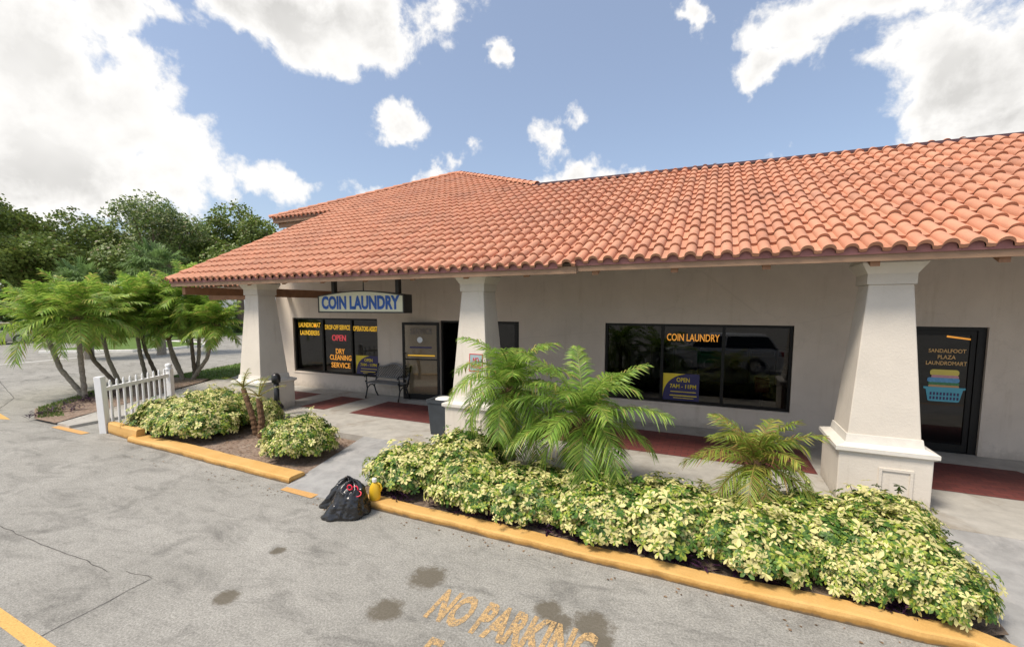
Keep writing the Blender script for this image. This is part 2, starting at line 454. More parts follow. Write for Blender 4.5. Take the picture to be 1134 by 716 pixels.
# planting beds
def bed(poly, name, mat, label, z=.045):
    mb = MB(); xs = [p[0] for p in poly]; ys = [p[1] for p in poly]
    n = 46; x0, x1, y0, y1 = min(xs), max(xs), min(ys), max(ys); m_ = 16
    for j in range(m_ + 1):
        for i in range(n + 1):
            x = x0 + (x1 - x0) * i / n; y = y0 + (y1 - y0) * j / m_
            mb.v.append((x, y, z + .025 * noise.noise((x * 2.2, y * 2.2, 0)) + .012 * noise.noise((x * 9, y * 9, 3))))
    for j in range(m_):
        for i in range(n):
            mb.f.append((j * (n + 1) + i, j * (n + 1) + i + 1, (j + 1) * (n + 1) + i + 1, (j + 1) * (n + 1) + i)); mb.c.append((1, 1, 1))
    cl = []
    for a, b in zip(poly, poly[1:] + poly[:1]):
        d = Vector((b[0] - a[0], b[1] - a[1], 0)); cl.append(((a[0], a[1], 0), (d.y, -d.x, 0)))
    return struct(mb, name, mat, label, clip=cl, smooth=True)
bed([(-4.3, 4.2), (1.72, 4.2), (2.12, 4.4), (2.12, 6.04), (-4.45, 6.04)], 'planting_bed', M['soil'], 'dark mulch of the long planting bed behind the yellow kerb')
bed([(-10.9, 4.5), (-5.4, 4.4), (-5.76, 6.04), (-12.0, 6.04)], 'planting_bed', M['litter'], 'brown leaf litter of the left planting bed')
bed([(-11.98, 6.06), (-9.95, 6.06), (-9.95, 7.4), (-11.98, 7.4)], 'planting_bed', M['litter'], 'brown leaf litter left of the tapered column', .17)
bed([(-13.55, 4.3), (-12.6, 4.32), (-13.2, 5.3), (-17.2, 12.6), (-19.3, 13.4), (-17.6, 8.8), (-17.0, 6.95), (-14.9, 4.75)], 'palm_bed', M['litter'], 'brown mulched bed at the feet of the palms', .05)

# kerbs: rounded, slightly uneven, painted yellow
def kerb(pts, h, w, name, mat, label, seed=0):
    mb = MB(); path = []
    for a, b in zip(pts, pts[1:]):
        L = math.dist(a, b); k = max(2, int(L / .12))
        for i in range(k): path.append((a[0] + (b[0] - a[0]) * i / k, a[1] + (b[1] - a[1]) * i / k))
    path.append(pts[-1]); prof = [(0, -.02), (.0, h * .55), (.008, h * .90), (.028, h), (w * .6, h + .003), (w - .012, h), (w, h * .85), (w, -.02)]
    n = len(prof)
    for i, p in enumerate(path):
        a = path[max(i - 1, 0)]; b = path[min(i + 1, len(path) - 1)]
        d = Vector((b[0] - a[0], b[1] - a[1], 0)).normalized(); nn = Vector((-d.y, d.x, 0))
        for k, (u, z) in enumerate(prof):
            q = .016 * noise.noise((p[0] * 1.3, p[1] * 1.3, seed + k * .1)) + .004 * noise.noise((p[0] * 8, k * .6, seed))
            mb.v.append((p[0] + nn.x * (u + q), p[1] + nn.y * (u + q), z + (q * .8 if z > 0 else 0)))
    for i in range(len(path) - 1):
        for k in range(n - 1):
            mb.f.append((i * n + k, (i + 1) * n + k, (i + 1) * n + k + 1, i * n + k + 1)); mb.c.append((1, 1, 1))
    mb.f.append(tuple(range(n))); mb.c.append((1, 1, 1))
    mb.f.append(tuple(range((len(path) - 1) * n, len(path) * n))[::-1]); mb.c.append((1, 1, 1))
    return struct(mb, name, mat, label, smooth=False)
kerb([(-3.98, 4.08), (1.5, 4.08), (1.82, 4.12), (2.07, 3.98)], .085, .20, 'kerb', M['kerb'], 'yellow painted kerb along the long planting bed', 1)
kerb([(-9.86, 4.33), (-8.4, 4.28), (-5.4, 4.2)], .095, .26, 'kerb', M['kerb'], 'yellow painted kerb along the left planting bed', 5)
kerb([(-10.88, 4.47), (-9.7, 4.40)], .23, .14, 'kerb', M['kerb'], 'tall yellow kerb stub beside the fence post', 9)
for poly in ([(-5.33, 4.0), (-4.72, 3.98), (-4.72, 4.12), (-5.33, 4.14)], [(-12.5, 4.2), (-11.25, 4.2), (-11.25, 4.33), (-12.5, 4.33)], [(2.2, 3.86), (9, 3.86), (9, 3.99), (2.2, 3.99)]):
    sheet(poly, .008, 'kerb_marking', M['kerb_flat'], 'yellow paint on the flush kerb edge')
# paint and cracks on the asphalt
o = text('NO PARKING', 'road_lettering', M['paint_text'], None, (-1.38, 2.955, .004), 1.36, .40, flat=True, depth=0, bold=.045); tag(o, kind='structure', label='worn yellow NO PARKING lettering on the asphalt')
o = text('F', 'road_lettering', M['paint_text'], None, (-1.80, 2.43, .004), .12, .36, flat=True, depth=0, bold=.02); tag(o, kind='structure', label='worn yellow letter of a second line of lettering on the asphalt')
sheet([(-9.2, 1.42), (-9.2, 1.34), (-4.45, 1.28), (-4.2, 1.37)], .004, 'parking_line', M['paint_line'], 'yellow parking line on the asphalt')
sheet([(-16.6, 4.32), (-14.5, 4.05), (-14.2, 4.13), (-16.6, 4.47)], .004, 'parking_line', M['paint_line'], 'yellow parking line near the palm bed')
sheet([(-27.4, 4), (-28.9, 12.2), (-29.1, 12.2), (-27.6, 4)], .004, 'lane_line', M['paint_white'], 'white lane line on the far road')
def crack(pts, w):
    mb = MB(); P = []
    for a, b in zip(pts, pts[1:]):
        k = max(2, int(math.dist(a, b) / .06))
        for i in range(k):
            t = i / k; P.append((a[0] + (b[0] - a[0]) * t, a[1] + (b[1] - a[1]) * t))
    P.append(pts[-1])
    for i, p in enumerate(P):
        n1 = .018 * noise.noise((p[0] * 6, p[1] * 6, 1)); ww = w * (.4 + .8 * abs(noise.noise((p[0] * 9, p[1] * 9, 5))))
        a = P[max(0, i - 1)]; b = P[min(len(P) - 1, i + 1)]
        d = Vector((b[0] - a[0], b[1] - a[1], 0)).normalized(); nx, ny = -d.y, d.x
        mb.v += [(p[0] + nx * (n1 - ww), p[1] + ny * (n1 - ww), .003), (p[0] + nx * (n1 + ww), p[1] + ny * (n1 + ww), .003)]
    for i in range(len(P) - 1):
        mb.f.append((2 * i, 2 * i + 2, 2 * i + 3, 2 * i + 1)); mb.c.append((1, 1, 1))
    struct(mb, 'asphalt_crack', M['crackfill'], 'dark crack in the asphalt')
crack([(-13, 2.5), (-10.2, 2.25), (-8.6, 2.02), (-7.37, 1.97), (-6.27, 1.99), (-5.58, 2.03), (-5.15, 2.02)], .007)
crack([(-5.0, 2.1), (-4.65, 2.14), (-4.58, 1.39), (-4.5, .6), (-4.4, -2)], .005)
crack([(-15.6, 4.3), (-17.5, 5.2), (-21, 6.0), (-26, 7.2)], .015)
crack([(-19, 4.6), (-22, 8.0), (-23, 11.5)], .012)

# far side: lawn, island
sheet([(-36.5, 15), (-39.5, 30), (-45, 60), (-180, 120), (-180, 15)], .06, 'lawn', M['grass_base'], 'mown grass beyond the far road', .05)
kerb([(-33.6, 11.2), (-29.6, 13.6), (-29.2, 15.2), (-29.6, 17.2), (-31, 18.4), (-37, 18.2)][::-1], .14, .18, 'kerb', M['kerb_white'], 'white kerb of the road island', 12)
sheet([(-33.7, 11.4), (-29.9, 13.8), (-29.5, 15.2), (-29.9, 17.0), (-31.1, 18.1), (-37, 18)], .12, 'road_island', M['grass_base'], 'grass on the road island', .1)
sheet([(-17.4, 9.0), (-18.9, 13.2), (-15.9, 17), (-13.2, 15), (-17.0, 12.5), (-15.0, 9.4)], .085, 'lawn', M['grass_base'], 'small lawn beside the walkway', .06)
def grass(poly, n, h, name, label, z):
    mb = MB(); xs = [p[0] for p in poly]; ys = [p[1] for p in poly]
    def inside(x, y):
        r = False
        for (x1, y1), (x2, y2) in zip(poly, poly[1:] + poly[:1]):
            if (y1 > y) != (y2 > y) and x < (x2 - x1) * (y - y1) / (y2 - y1) + x1: r = not r
        return r
    k = 0
    while k < n:
        x = rng.uniform(min(xs), max(xs)); y = rng.uniform(min(ys), max(ys))
        if not inside(x, y): continue
        k += 1
        a = rng.uniform(0, PI); hh = h * rng.uniform(.6, 1.3); w = h * .18; t = rng.uniform(0, 2 * PI)
        cc = rng.uniform(.7, 1.25); col = (.115 * cc, .20 * cc, .035 * cc) if rng.random() > .12 else (.25, .22, .09)
        mb.add([(x - w * math.cos(a), y - w * math.sin(a), z), (x + w * math.cos(a), y + w * math.sin(a), z), (x + math.cos(t) * h * .5, y + math.sin(t) * h * .5, z + hh)], [(0, 1, 2)], col)
    o = mb.build(name, M['leaf'], tint=True); tag(o, label, kind='stuff')
grass([(-17.4, 9.0), (-18.9, 13.2), (-15.9, 17), (-13.2, 15), (-17.0, 12.5), (-15.0, 9.4)], 6000, .06, 'grass', 'short green grass beside the walkway', .08)
grass([(-13.55, 4.35), (-14.9, 4.8), (-17.0, 7.0), (-17.6, 8.8), (-17.1, 9.0), (-16.4, 7.0), (-14.6, 5.1), (-13.3, 4.7)], 2500, .06, 'grass', 'thin grass edging the palm bed', .05)

# ------------------------------------------------------------------ building
BO = Vector((-4, 9.25, 0))
B = empty('laundry_building', BO)
tag(B, 'single storey stucco laundry building with orange barrel tile roof and tapered columns', 'building')
WY = 9.25
def bpart(mb, name, mat, parent=B, **kw):
    return mb.build(name, mat, parent, org=BO, **kw)
# openings: (x0,x1,z0,z1)
ops = [(-11.42, -8.2, .60, 2.19), (-6.2, -4.05, .15, 2.17), (-2.07, 1.32, .59, 2.17), (2.88, 3.88, .15, 2.19)]
mb = MB(); X0, X1, ZT = -12.1, 15.0, 4.62
xs = X0
for (a, b, z0, z1) in ops:
    mb.box(xs, a, WY, WY + .2, 0, ZT)
    if z0 > .2: mb.box(a, b, WY, WY + .2, 0, z0)
    mb.box(a, b, WY, WY + .2, z1, ZT); xs = b
mb.box(xs, X1, WY, WY + .2, 0, ZT)
mb.box(X0, X0 + .2, WY + .2, 20, 0, ZT); mb.box(X1 - .2, X1, WY + .2, 20, 0, ZT); mb.box(X0, X1, 20, 20.2, 0, ZT)
bpart(mb, 'wall', M['wall'])
mb = MB(); mb.box(-14.8, -5.0, 11.9, 12.1, 4.63, 5.74); mb.box(-14.8, -14.6, 12.1, 19, 0.1, 5.74); mb.box(-14.8, -12.12, 11.9, 12.1, 0.1, 4.62)
bpart(mb, 'upper_wall', M['white_wall'])
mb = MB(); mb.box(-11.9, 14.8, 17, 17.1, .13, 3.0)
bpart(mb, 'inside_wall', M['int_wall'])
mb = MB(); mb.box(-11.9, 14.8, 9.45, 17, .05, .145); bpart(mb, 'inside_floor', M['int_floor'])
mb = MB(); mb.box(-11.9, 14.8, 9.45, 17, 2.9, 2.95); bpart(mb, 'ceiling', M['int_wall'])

# --- roof
SL = .5; CS = 1 / math.sqrt(1 + SL * SL); EX = .37; PT = .212
def tile_plane(O, u, v, n, ulen, courses, name, parent, clip=None, seed=0, pt=PT, ex=EX, v0=0):
    O, u, v, n = Vector(O), Vector(u).normalized(), Vector(v).normalized(), Vector(n).normalized()
    r = random.Random(seed); mb = MB(); PH = [0, .015, .06, .13, .22, .33, .44, .53, .60, .645, .66, .80]; K = len(PH)
    nt_ = int(math.ceil(ulen / pt)); n1 = nt_ * K + 1
    def h(ph):
        q = (ph - .33) / .33
        return .068 * math.sqrt(max(0, 1 - q * q)) ** 1.0 if ph < .66 else -.006 * math.sin(PI * (ph - .66) / .34)
    hs = [h(p_) for p_ in PH]
    tint = {}
    for c in range(courses):
        lift = [r.uniform(-.005, .008) for _ in range(nt_ + 1)]
        dv = [r.uniform(-.008, .008) for _ in range(nt_ + 1)]
        rows = [(.02, -.004, 0), (0, .036, 1), (.5, .020, 1), (1, .004, 1)]
        base = len(mb.v)
        for (fr, up, dl) in rows:
            for i in range(n1):
                t = i // K; uu = (t + PH[i % K]) * pt
                vv = (c + v0 + fr) * ex + (dv[t] if fr < .2 else 0)
                w = hs[i % K] + up + (lift[t] * (1 - fr) if dl else 0)
                mb.v.append(tuple(O + u * uu + v * vv + n * w))
        for k in range(3):
            for i in range(n1 - 1):
                key = (c, i // K)
                if key not in tint:
                    q = r.gauss(1, .035); q2 = r.gauss(0, .025)
                    tint[key] = (q, q * (1 + q2), q * (1 + q2 * 1.3)) if r.random() > .02 else (q * .86, q * .82, q * .80)
                a = base + k * n1 + i
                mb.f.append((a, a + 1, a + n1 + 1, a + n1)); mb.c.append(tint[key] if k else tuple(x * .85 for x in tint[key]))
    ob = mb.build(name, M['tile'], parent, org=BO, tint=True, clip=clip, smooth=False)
    me = ob.data; me.polygons.foreach_set('use_smooth', [True] * len(me.polygons))
    me.set_sharp_from_angle(angle=R(38)) if hasattr(me, 'set_sharp_from_angle') else None
    return ob
VD = (0, 1, SL); ND = (0, -SL, 1)
EY, EZ = 6.2, 3.12
NCO = 16; vR = NCO * EX; RY = EY + vR * CS; RZ = EZ + SL * (RY - EY)
RA, RB = Vector((-4.63, 11.49, 0)), Vector((14.7, 9.92, 0)); rd = (RB - RA).normalized(); RN = Vector((-rd.y, rd.x, 0))
ridge_clip = (RA, RN)
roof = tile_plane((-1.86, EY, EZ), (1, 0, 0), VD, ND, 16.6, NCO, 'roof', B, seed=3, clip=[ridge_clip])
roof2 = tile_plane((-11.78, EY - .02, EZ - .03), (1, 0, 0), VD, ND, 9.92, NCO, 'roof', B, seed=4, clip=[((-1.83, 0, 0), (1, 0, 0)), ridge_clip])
# pyramid roof above
AX, AY, AZ = -9.35, 15.37, EZ + SL * (15.37 - EY)
UL, UR = -15.15, -4.5
def hipclip(A, Bp, inside):
    A, Bp = Vector(A), Vector(Bp); d = Bp - A; nrm = Vector((d.y, -d.x, 0))
    if (Vector(inside) - A).dot(nrm) > 0: nrm = -nrm
    return (A, nrm)
apex = (AX, AY, AZ); cL = (UL, RY, RZ); cR = (UR, RY, RZ); bL = (UL, 19.3, RZ); bR = (UR, 19.3, RZ)
rp = tile_plane((UL, RY - .005, RZ - .03), (1, 0, 0), VD, ND, UR - UL, 12, 'upper_roof', B, seed=5, clip=[hipclip(cL, apex, (AX, RY, 0)), hipclip(cR, apex, (AX, RY, 0))])
def side(a, b, inside_name, seed):
    a, b = Vector(a), Vector(b); u = (b - a).normalized(); mid = (a + b) / 2
    inner = Vector((AX, AY, 0)) - Vector((mid.x, mid.y, 0)); perp = inner - u * inner.dot(u)
    dist = perp.length; perp.normalize(); v = perp + Vector((0, 0, (AZ - RZ) / dist)); n = u.cross(v)
    if n.z < 0: n = -n
    L = math.sqrt(dist ** 2 + (AZ - RZ) ** 2)
    c = (mid + inner * .1)
    return tile_plane(a, u, v, n, (b - a).length, int(L / EX) + 1, 'upper_roof', B, seed=seed, clip=[hipclip(a, apex, c), hipclip(b, apex, c), (apex, (0, 0, 1))])
side(bL, cL, '', 6); side(cR, bR, '', 7); side(bR, bL, '', 8)
# side canopy at the left
tile_plane((-14.35, 8.2, 3.09), (1, 0, 0), VD, ND, 2.4, 9, 'side_roof', B, seed=9, clip=[((-12.11, 0, 0), (1, 0, 0))])
# ridge and hip caps: overlapping barrel tiles
def caps(a, b, name, parent, r=.085, step=.36, seed=0):
    a, b = Vector(a), Vector(b); d = (b - a); L = d.length; d.normalize()
    s = d.cross(Vector((0, 0, 1))).normalized(); up = s.cross(d); rr = random.Random(seed); mb = MB(); mb2 = mb
    for k in range(int(L / step)):
        p0 = a + d * (k * step); p1 = a + d * min(L, (k + 1) * step + .06)
        q = rr.gauss(1, .08); col = (q, q * .96, q * .95); r0, r1 = r * 1.12, r * .92
        vs = []; fs = []; n = 9
        for (p, ra, li) in ((p0, r0 - .016, .012), (p0, r0, .012), (p1, r1, 0)):
            for i in range(n):
                an = PI * i / (n - 1); vs.append(p + s * math.cos(an) * ra + up * (math.sin(an) * ra + li))
        for j in range(2):
            for i in range(n - 1): fs.append((j * n + i, j * n + i + 1, (j + 1) * n + i + 1, (j + 1) * n + i))
        mb.add(vs, fs, col)
    return mb.build(name, M['tile'], parent, org=BO, tint=True, smooth=False)
off = Vector((0, 0, .035))
caps(Vector(cL) + off, Vector(apex) + off, 'hip_cap', rp, seed=1); caps(Vector(cR) + off, Vector(apex) + off, 'hip_cap', rp, seed=2)
caps((-11.78, EY - .02, EZ + .0), (-11.78, RY, RZ + .0), 'rake_cap', roof2, r=.075, seed=3)
mb = MB(); vs_ = []
for p_ in (RA, RB):
    z_ = EZ + SL * (p_.y - EY)
    for (o_, h_) in ((-.03, .035), (.25, .035), (.25, .085), (-.03, .085)): q_ = p_ + RN * o_; vs_.append((q_.x, q_.y, z_ + h_))
mb.add(vs_, [(3, 2, 1, 0), (4, 5, 6, 7), (0, 1, 5, 4), (1, 2, 6, 5), (2, 3, 7, 6), (3, 0, 4, 7)]); bpart(mb, 'ridge_flashing', M['flashing'], roof)
# soffits
def slope_slab(x0, x1, y0, y1, w0, w1, zoff=0):
    # slab parallel to the front slope between heights w0..w1 below the tile base plane
    m = MB(); vs = []
    for x in (x0, x1):
        for (y, w) in ((y0, w0), (y1, w0), (y1, w1), (y0, w1)):
            vs.append((x, y, EZ + zoff + SL * (y - EY) + w))
    m.add(vs, [(3, 2, 1, 0), (4, 5, 6, 7), (0, 1, 5, 4), (1, 2, 6, 5), (2, 3, 7, 6), (3, 0, 4, 7)])
    return m
bpart(slope_slab(-11.75, 14.7, EY + .08, RY, -.06, -.02), 'soffit', M['soffit'], clip=[ridge_clip])
bpart(slope_slab(UL + .1, UR - .1, RY + .02, RY + .4, -.05, -.012), 'soffit', M['soffit'])
# bird stops filling the barrel ends
def birdstop(ox, n0, n1, y, z0, parent):
    mb = MB(); prof = []
    for k in range(n0, n1):
        c = ox + (k + .33) * PT
        prof += [(c - .0665, z0 - .012)] + [(c - .066 * math.cos(PI * i / 8), z0 + .012 + .062 * math.sin(PI * i / 8)) for i in range(9)] + [(c + .0665, z0 - .012)]
    for (x, z) in prof: mb.v += [(x, y, z0 - .04), (x, y, z), (x, y + .02, z)]
    for i in range(len(prof) - 1):
        for j in (0, 1): mb.f.append((3 * i + j, 3 * i + 3 + j, 3 * i + 4 + j, 3 * i + 1 + j)); mb.c.append((1, 1, 1))
    bpart(mb, 'bird_stop', M['birdstop'], parent)
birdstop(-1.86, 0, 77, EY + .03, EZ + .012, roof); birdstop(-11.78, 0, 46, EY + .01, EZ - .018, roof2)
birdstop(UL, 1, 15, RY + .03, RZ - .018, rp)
# fascia boards
mb = MB(); mb.box(-1.82, 14.6, EY + .05, EY + .09, 3.015, EZ - .002); bpart(mb, 'fascia', M['fascia'], roof)
mb = MB(); mb.box(-11.74, -1.825, EY + .03, EY + .07, 2.985, EZ - .033); bpart(mb, 'fascia', M['fascia'], roof2)
mb = slope_slab(-11.76, -11.72, EY + .075, RY, -.16, -.008, -.02); bpart(mb, 'barge_board', M['fascia'], roof2)
mb = MB(); mb.box(UL + .08, UR, RY + .06, RY + .10, RZ - .16, RZ - .002); mb.box(UL + .08, UL + .12, RY + .102, 19.2, RZ - .16, RZ - .002); bpart(mb, 'fascia', M['fascia'], rp)
mb = MB(); mb.box(UL + .22, UR - .2, RY + .18, RY + .24, RZ - .32, RZ - .17); bpart(mb, 'fascia', M['fascia'], rp)
mb = MB(); mb.box(-14.3, -12.12, 8.26, 8.30, 2.96, 3.08); bpart(mb, 'side_fascia', M['fascia'])
mb = MB(); mb.box(-14.1, -12.12, 8.5, 8.62, 2.72, 2.94)
bpart(mb, 'beam', M['rafter'])
mb = slope_slab(-14.25, -12.12, 8.3, 11.4, -.06 - 1.02, -.03 - 1.02); bpart(mb, 'soffit', M['soffit'])
for x in (-13.9, -13.0, -12.4):
    m_ = slope_slab(x - .05, x + .05, 8.31, 11.3, -.22 - 1.0, -.065 - 1.02); bpart(m_, 'rafter', M['rafter'])
mb = MB(); mb.box(-9.55, -9.40, 7.0, WY - .002, 2.74, 2.93); bpart(mb, 'beam', M['rafter'])
mb = MB(); mb.box(-11.70, 14.6, 6.75, 6.95, 3.07, 3.30); bpart(mb, 'beam', M['rafter'])
mb = MB(); mb.box(-11.62, -11.5, 6.4, WY - .002, 2.80, 2.98); bpart(mb, 'beam', M['rafter'])
x = -11.2
while x < 14.5:
    yb = EY + .10
    m_ = slope_slab(x - .045, x + .045, yb, WY - .002, -.21, -.062, -.0); bpart(m_, 'rafter', M['rafter'])
    m_.v.clear()
    x += 1.07
# --- columns
def column(cx):
    y0, y1 = 6.4, 7.28; hw = .445; zb, zl, zt = .151, .84, 2.93
    yc = (y0 + y1) / 2
    s = MB(); s.frustum(cx - .355, cx + .355, yc - .355, yc + .355, zl + .05, cx - .215, cx + .215, yc - .215, yc + .215, zt - .16)
    col = s.build('column', M['column'], B, org=BO, bevel=.012)
    b = MB(); b.box(cx - hw, cx + hw, y0, y1, zb, zl - .07); b.build('base', M['column'], col, org=BO, bevel=.012)
    l = MB(); l.frustum(cx - hw - .005, cx + hw + .005, y0 - .005, y1 + .005, zl - .075, cx - hw - .04, cx + hw + .04, y0 - .04, y1 + .04, zl - .05)
    l.box(cx - hw - .04, cx + hw + .04, y0 - .04, y1 + .04, zl - .05, zl - .005)
    l.frustum(cx - hw - .04, cx + hw + .04, y0 - .04, y1 + .04, zl - .004, cx - .375, cx + .375, yc - .375, yc + .375, zl + .03)
    l.frustum(cx - .375, cx + .375, yc - .375, yc + .375, zl + .03, cx - .362, cx + .362, yc - .362, yc + .362, zl + .13)
    l.build('ledge', M['trim'], col, org=BO)
    k = MB(); k.box(cx - .235, cx + .235, yc - .235, yc + .235, zt - .16, zt - .035)
    k.frustum(cx - .237, cx + .237, yc - .237, yc + .237, zt - .035, cx - .31, cx + .31, yc - .31, yc + .31, zt + .09)
    k.box(cx - .3, cx + .3, yc - .3, yc + .3, zt + .09, zt + .135)
    k.build('capital', M['column'], col, org=BO)
    p = MB(); t = .015
    x0, x1, z0, z1 = cx - .05, cx + .27, .25, .62
    for (a, b_, c, d) in ((x0, x1, z0, z0 + .03), (x0, x1, z1 - .03, z1), (x0, x0 + .03, z0 + .031, z1 - .031), (x1 - .03, x1, z0 + .031, z1 - .031)):
        p.box(a, b_, y0 - t, y0 + .002, c, d)
    p.build('panel_trim', M['column'], col, org=BO)
    return col
for cx in (-9.46, -3.77, 1.89, 7.55, 13.2): column(cx)
# --- windows
def window(x0, x1, z0, z1, mull):
    fy = WY + .05; t = .05
    f = MB(); f.box(x0, x1, fy, fy + .08, z0, z0 + t); f.box(x0, x1, fy, fy + .08, z1 - t, z1)
    f.box(x0, x0 + t, fy, fy + .08, z0 + t, z1 - t); f.box(x1 - t, x1, fy, fy + .08, z0 + t, z1 - t)
    for mx in mull: f.box(mx - .028, mx + .028, fy, fy + .08, z0 + t, z1 - t)
    w = bpart(f, 'window', M['frame'])
    edges = [x0 + t] + [m for m in mull] + [x1 - t]
    for a, b in zip(edges, edges[1:]):
        p = MB(); a2 = a + (.028 if a in mull else 0); b2 = b - (.028 if b in mull else 0)
        p.add([(a2, fy + .04, z0 + t), (b2, fy + .04, z0 + t), (b2, fy + .04, z1 - t), (a2, fy + .04, z1 - t)], [(0, 1, 2, 3)])
        bpart(p, 'pane', M['glass'], w)
    s = MB(); s.box(x0 - .03, x1 + .03, WY - .02, WY + .048, z0 - .04, z0 - .002); bpart(s, 'sill', M['wall'], w)
    return w
w1 = window(-11.42, -8.2, .60, 2.19, [-10.27, -9.17])
w2 = window(-2.07, 1.32, .59, 2.17, [-.92, .19])
LY = WY + .083
def wtext(w, s, mat, cx, cz, ww, hh, bold=.02):
    return text(s, 'lettering', mat, w, (cx, LY, cz), ww, hh, org=BO, bold=bold)
wtext(w1, 'LAUNDROMAT', M['yellow_letters'], -10.82, 1.98, .88, .14)
wtext(w1, 'LAUNDERERS', M['yellow_letters'], -10.82, 1.75, .78, .14)
wtext(w1, 'DROP-OFF SERVICE', M['yellow_letters'], -9.72, 1.93, .95, .14)
wtext(w1, 'OPERATORS ASSIST', M['yellow_letters'], -8.70, 1.91, .86, .14)
for s, z, ww in (('DRY', 1.25, .34), ('CLEANING', 1.07, .82), ('SERVICE', .85, .72)):
    wtext(w1, s, M['orange_letters'], -9.64, z, ww, .15)
wtext(w2, 'COIN LAUNDRY', M['orange_letters'], -.36, 1.905, .96, .145, .012)
def poster(x, z, w, h, label):
    L = Vector((x, LY, z)); r = empty('hours_poster', L); tag(r, label, 'poster', 'opening hours posters')
    p = MB(); p.box(-w / 2, w / 2, 0, .004, -h / 2, h / 2); p.build('sheet', M['navy'], r)
    q = MB(); pts = [(-w / 2 + .002, h / 2 - .002)] + [(-w / 2 + .002 + w * .42 * math.cos(a) * 1.0 - 0, h / 2 - .002 - h * .95 * math.sin(a)) for a in []]
    arc = [(-w / 2 + .002, h / 2 - .002), (-w / 2 + .62 * w, h / 2 - .002)]
    for i in range(1, 9):
        t = i / 8; arc.append((-w / 2 + .002 + .62 * w * (1 - t) ** 2.0, h / 2 - .002 - .93 * h * t ** 1.0 * (0.35 + .65 * t)))
    q.prism(arc, 1, -.003, -.001); q.build('yellow_corner', M['poster_yellow'], r)
    text('OPEN', 'lettering', M['poster_yellow'], r, (w * .06, -.004, h * .27), w * .36, h * .16, bold=.02)
    text('7AM - 11PM', 'lettering', M['poster_yellow'], r, (w * .06, -.004, h * .03), w * .72, h * .15, bold=.02)
    l = MB(); l.box(-w * .28, w * .42, -.004, -.001, -h * .19, -h * .165); l.box(-w * .3, w * .44, -.004, -.001, -h * .34, -h * .305); l.box(-w * .2, w * .36, -.004, -.001, -h * .42, -h * .40)
    l.build('fine_print', M['poster_yellow'], r)
poster(-.55, .91, .68, .54, 'navy opening hours poster with yellow corner in the middle pane of the right window')
poster(-8.66, .90, .80, .54, 'navy opening hours poster with yellow corner in the window beside the bench')
# neon
L = Vector((-9.70, LY + .02, 1.63)); nr = empty('neon_sign', L); tag(nr, 'small red neon OPEN sign glowing in the left window', 'neon sign')
text('OPEN', 'tubing', M['neon'], nr, (0, 0, 0), .52, .17, depth=.008)
mb = MB(); mb.box(-.29, .29, .02, .03, -.11, .11); mb.build('backing', M['frame'], nr)
# --- double door at the left: open leaf folded out, dark opening, fixed right leaf
f = MB(); x0, x1, z1 = -6.2, -4.05, 2.17; fy = WY + .05
f.box(x0, x1, fy, fy + .1, z1 - .05, z1); f.box(x0, x0 + .05, fy, fy + .1, .152, z1 - .05); f.box(x1 - .05, x1, fy, fy + .1, .152, z1 - .05); f.box(-5.06, -5.02, fy, fy + .1, .152, z1 - .05)
dw = bpart(f, 'door_frame', M['frame'])
p = MB(); p.box(-5.0, -4.12, fy + .03, fy + .06, .17, .30); p.box(-5.0, -4.93, fy + .03, fy + .06, .30, z1 - .06); p.box(-4.19, -4.12, fy + .03, fy + .06, .30, z1 - .06); bpart(p, 'door_leaf', M['frame'], dw)
p = MB(); p.add([(-4.92, fy + .045, .3), (-4.2, fy + .045, .3), (-4.2, fy + .045, z1 - .06), (-4.92, fy + .045, z1 - .06)], [(0, 1, 2, 3)]); bpart(p, 'pane', M['glass'], dw)
DL = empty('door', (0, 0, 0)); C.objects.unlink(DL); bpy.data.objects.remove(DL)
ang = R(180 + 11)
hinge = Vector((-6.21, WY - .03, 0))
def leafbox(m, a0, a1, b0, b1, z0, z1):
    d = Vector((math.cos(ang), math.sin(ang), 0)); n = Vector((-d.y, d.x, 0)); vs = []
    for z in (z0, z1):
        for b in (b0, b1):
            for a in (a0, a1): vs.append(hinge + d * a + n * b + Vector((0, 0, z)))
    m.add(vs, [(0, 2, 3, 1), (4, 5, 7, 6), (0, 1, 5, 4), (2, 6, 7, 3), (0, 4, 6, 2), (1, 3, 7, 5)])
lw = 1.0; lz0, lz1 = .165, 2.12
m_ = MB()
leafbox(m_, 0, lw, -.02, .02, lz0, lz0 + .13); leafbox(m_, 0, lw, -.02, .02, lz1 - .07, lz1)
leafbox(m_, 0, .06, -.02, .02, lz0 + .13, lz1 - .07); leafbox(m_, lw - .06, lw, -.02, .02, lz0 + .13, lz1 - .07)
leafbox(m_, .06, lw - .06, -.02, .02, 1.17, 1.20)
dl = bpart(m_, 'door', M['frame']); tag(dl, 'glass door leaf swung open against the wall')
m_ = MB(); leafbox(m_, .06, lw - .06, -.004, .004, lz0 + .13, 1.17); leafbox(m_, .06, lw - .06, -.004, .004, 1.20, lz1 - .07)
bpart(m_, 'pane', M['tan_glass'], dl)
m_ = MB(); leafbox(m_, lw - .11, lw - .07, .02, .07, 1.0, 1.03); leafbox(m_, lw - .11, lw - .07, .02, .07, 1.32, 1.35); leafbox(m_, lw - .11, lw - .07, .071, .10, .98, 1.37); bpart(m_, 'handle', M['frame'], dl)
def leaf_text(s, mat, a, z, w, h):
    o = text(s, 'lettering', mat, dl, (0, 0, 0), w, h, bold=.01)
    for v in o.data.vertices:
        d = Vector((math.cos(ang), math.sin(ang), 0)); n = Vector((-d.y, d.x, 0))
        v.co = hinge + d * (a - v.co.x) + n * (.012 - v.co.y * 1) + Vector((0, 0, z + v.co.z)) - BO
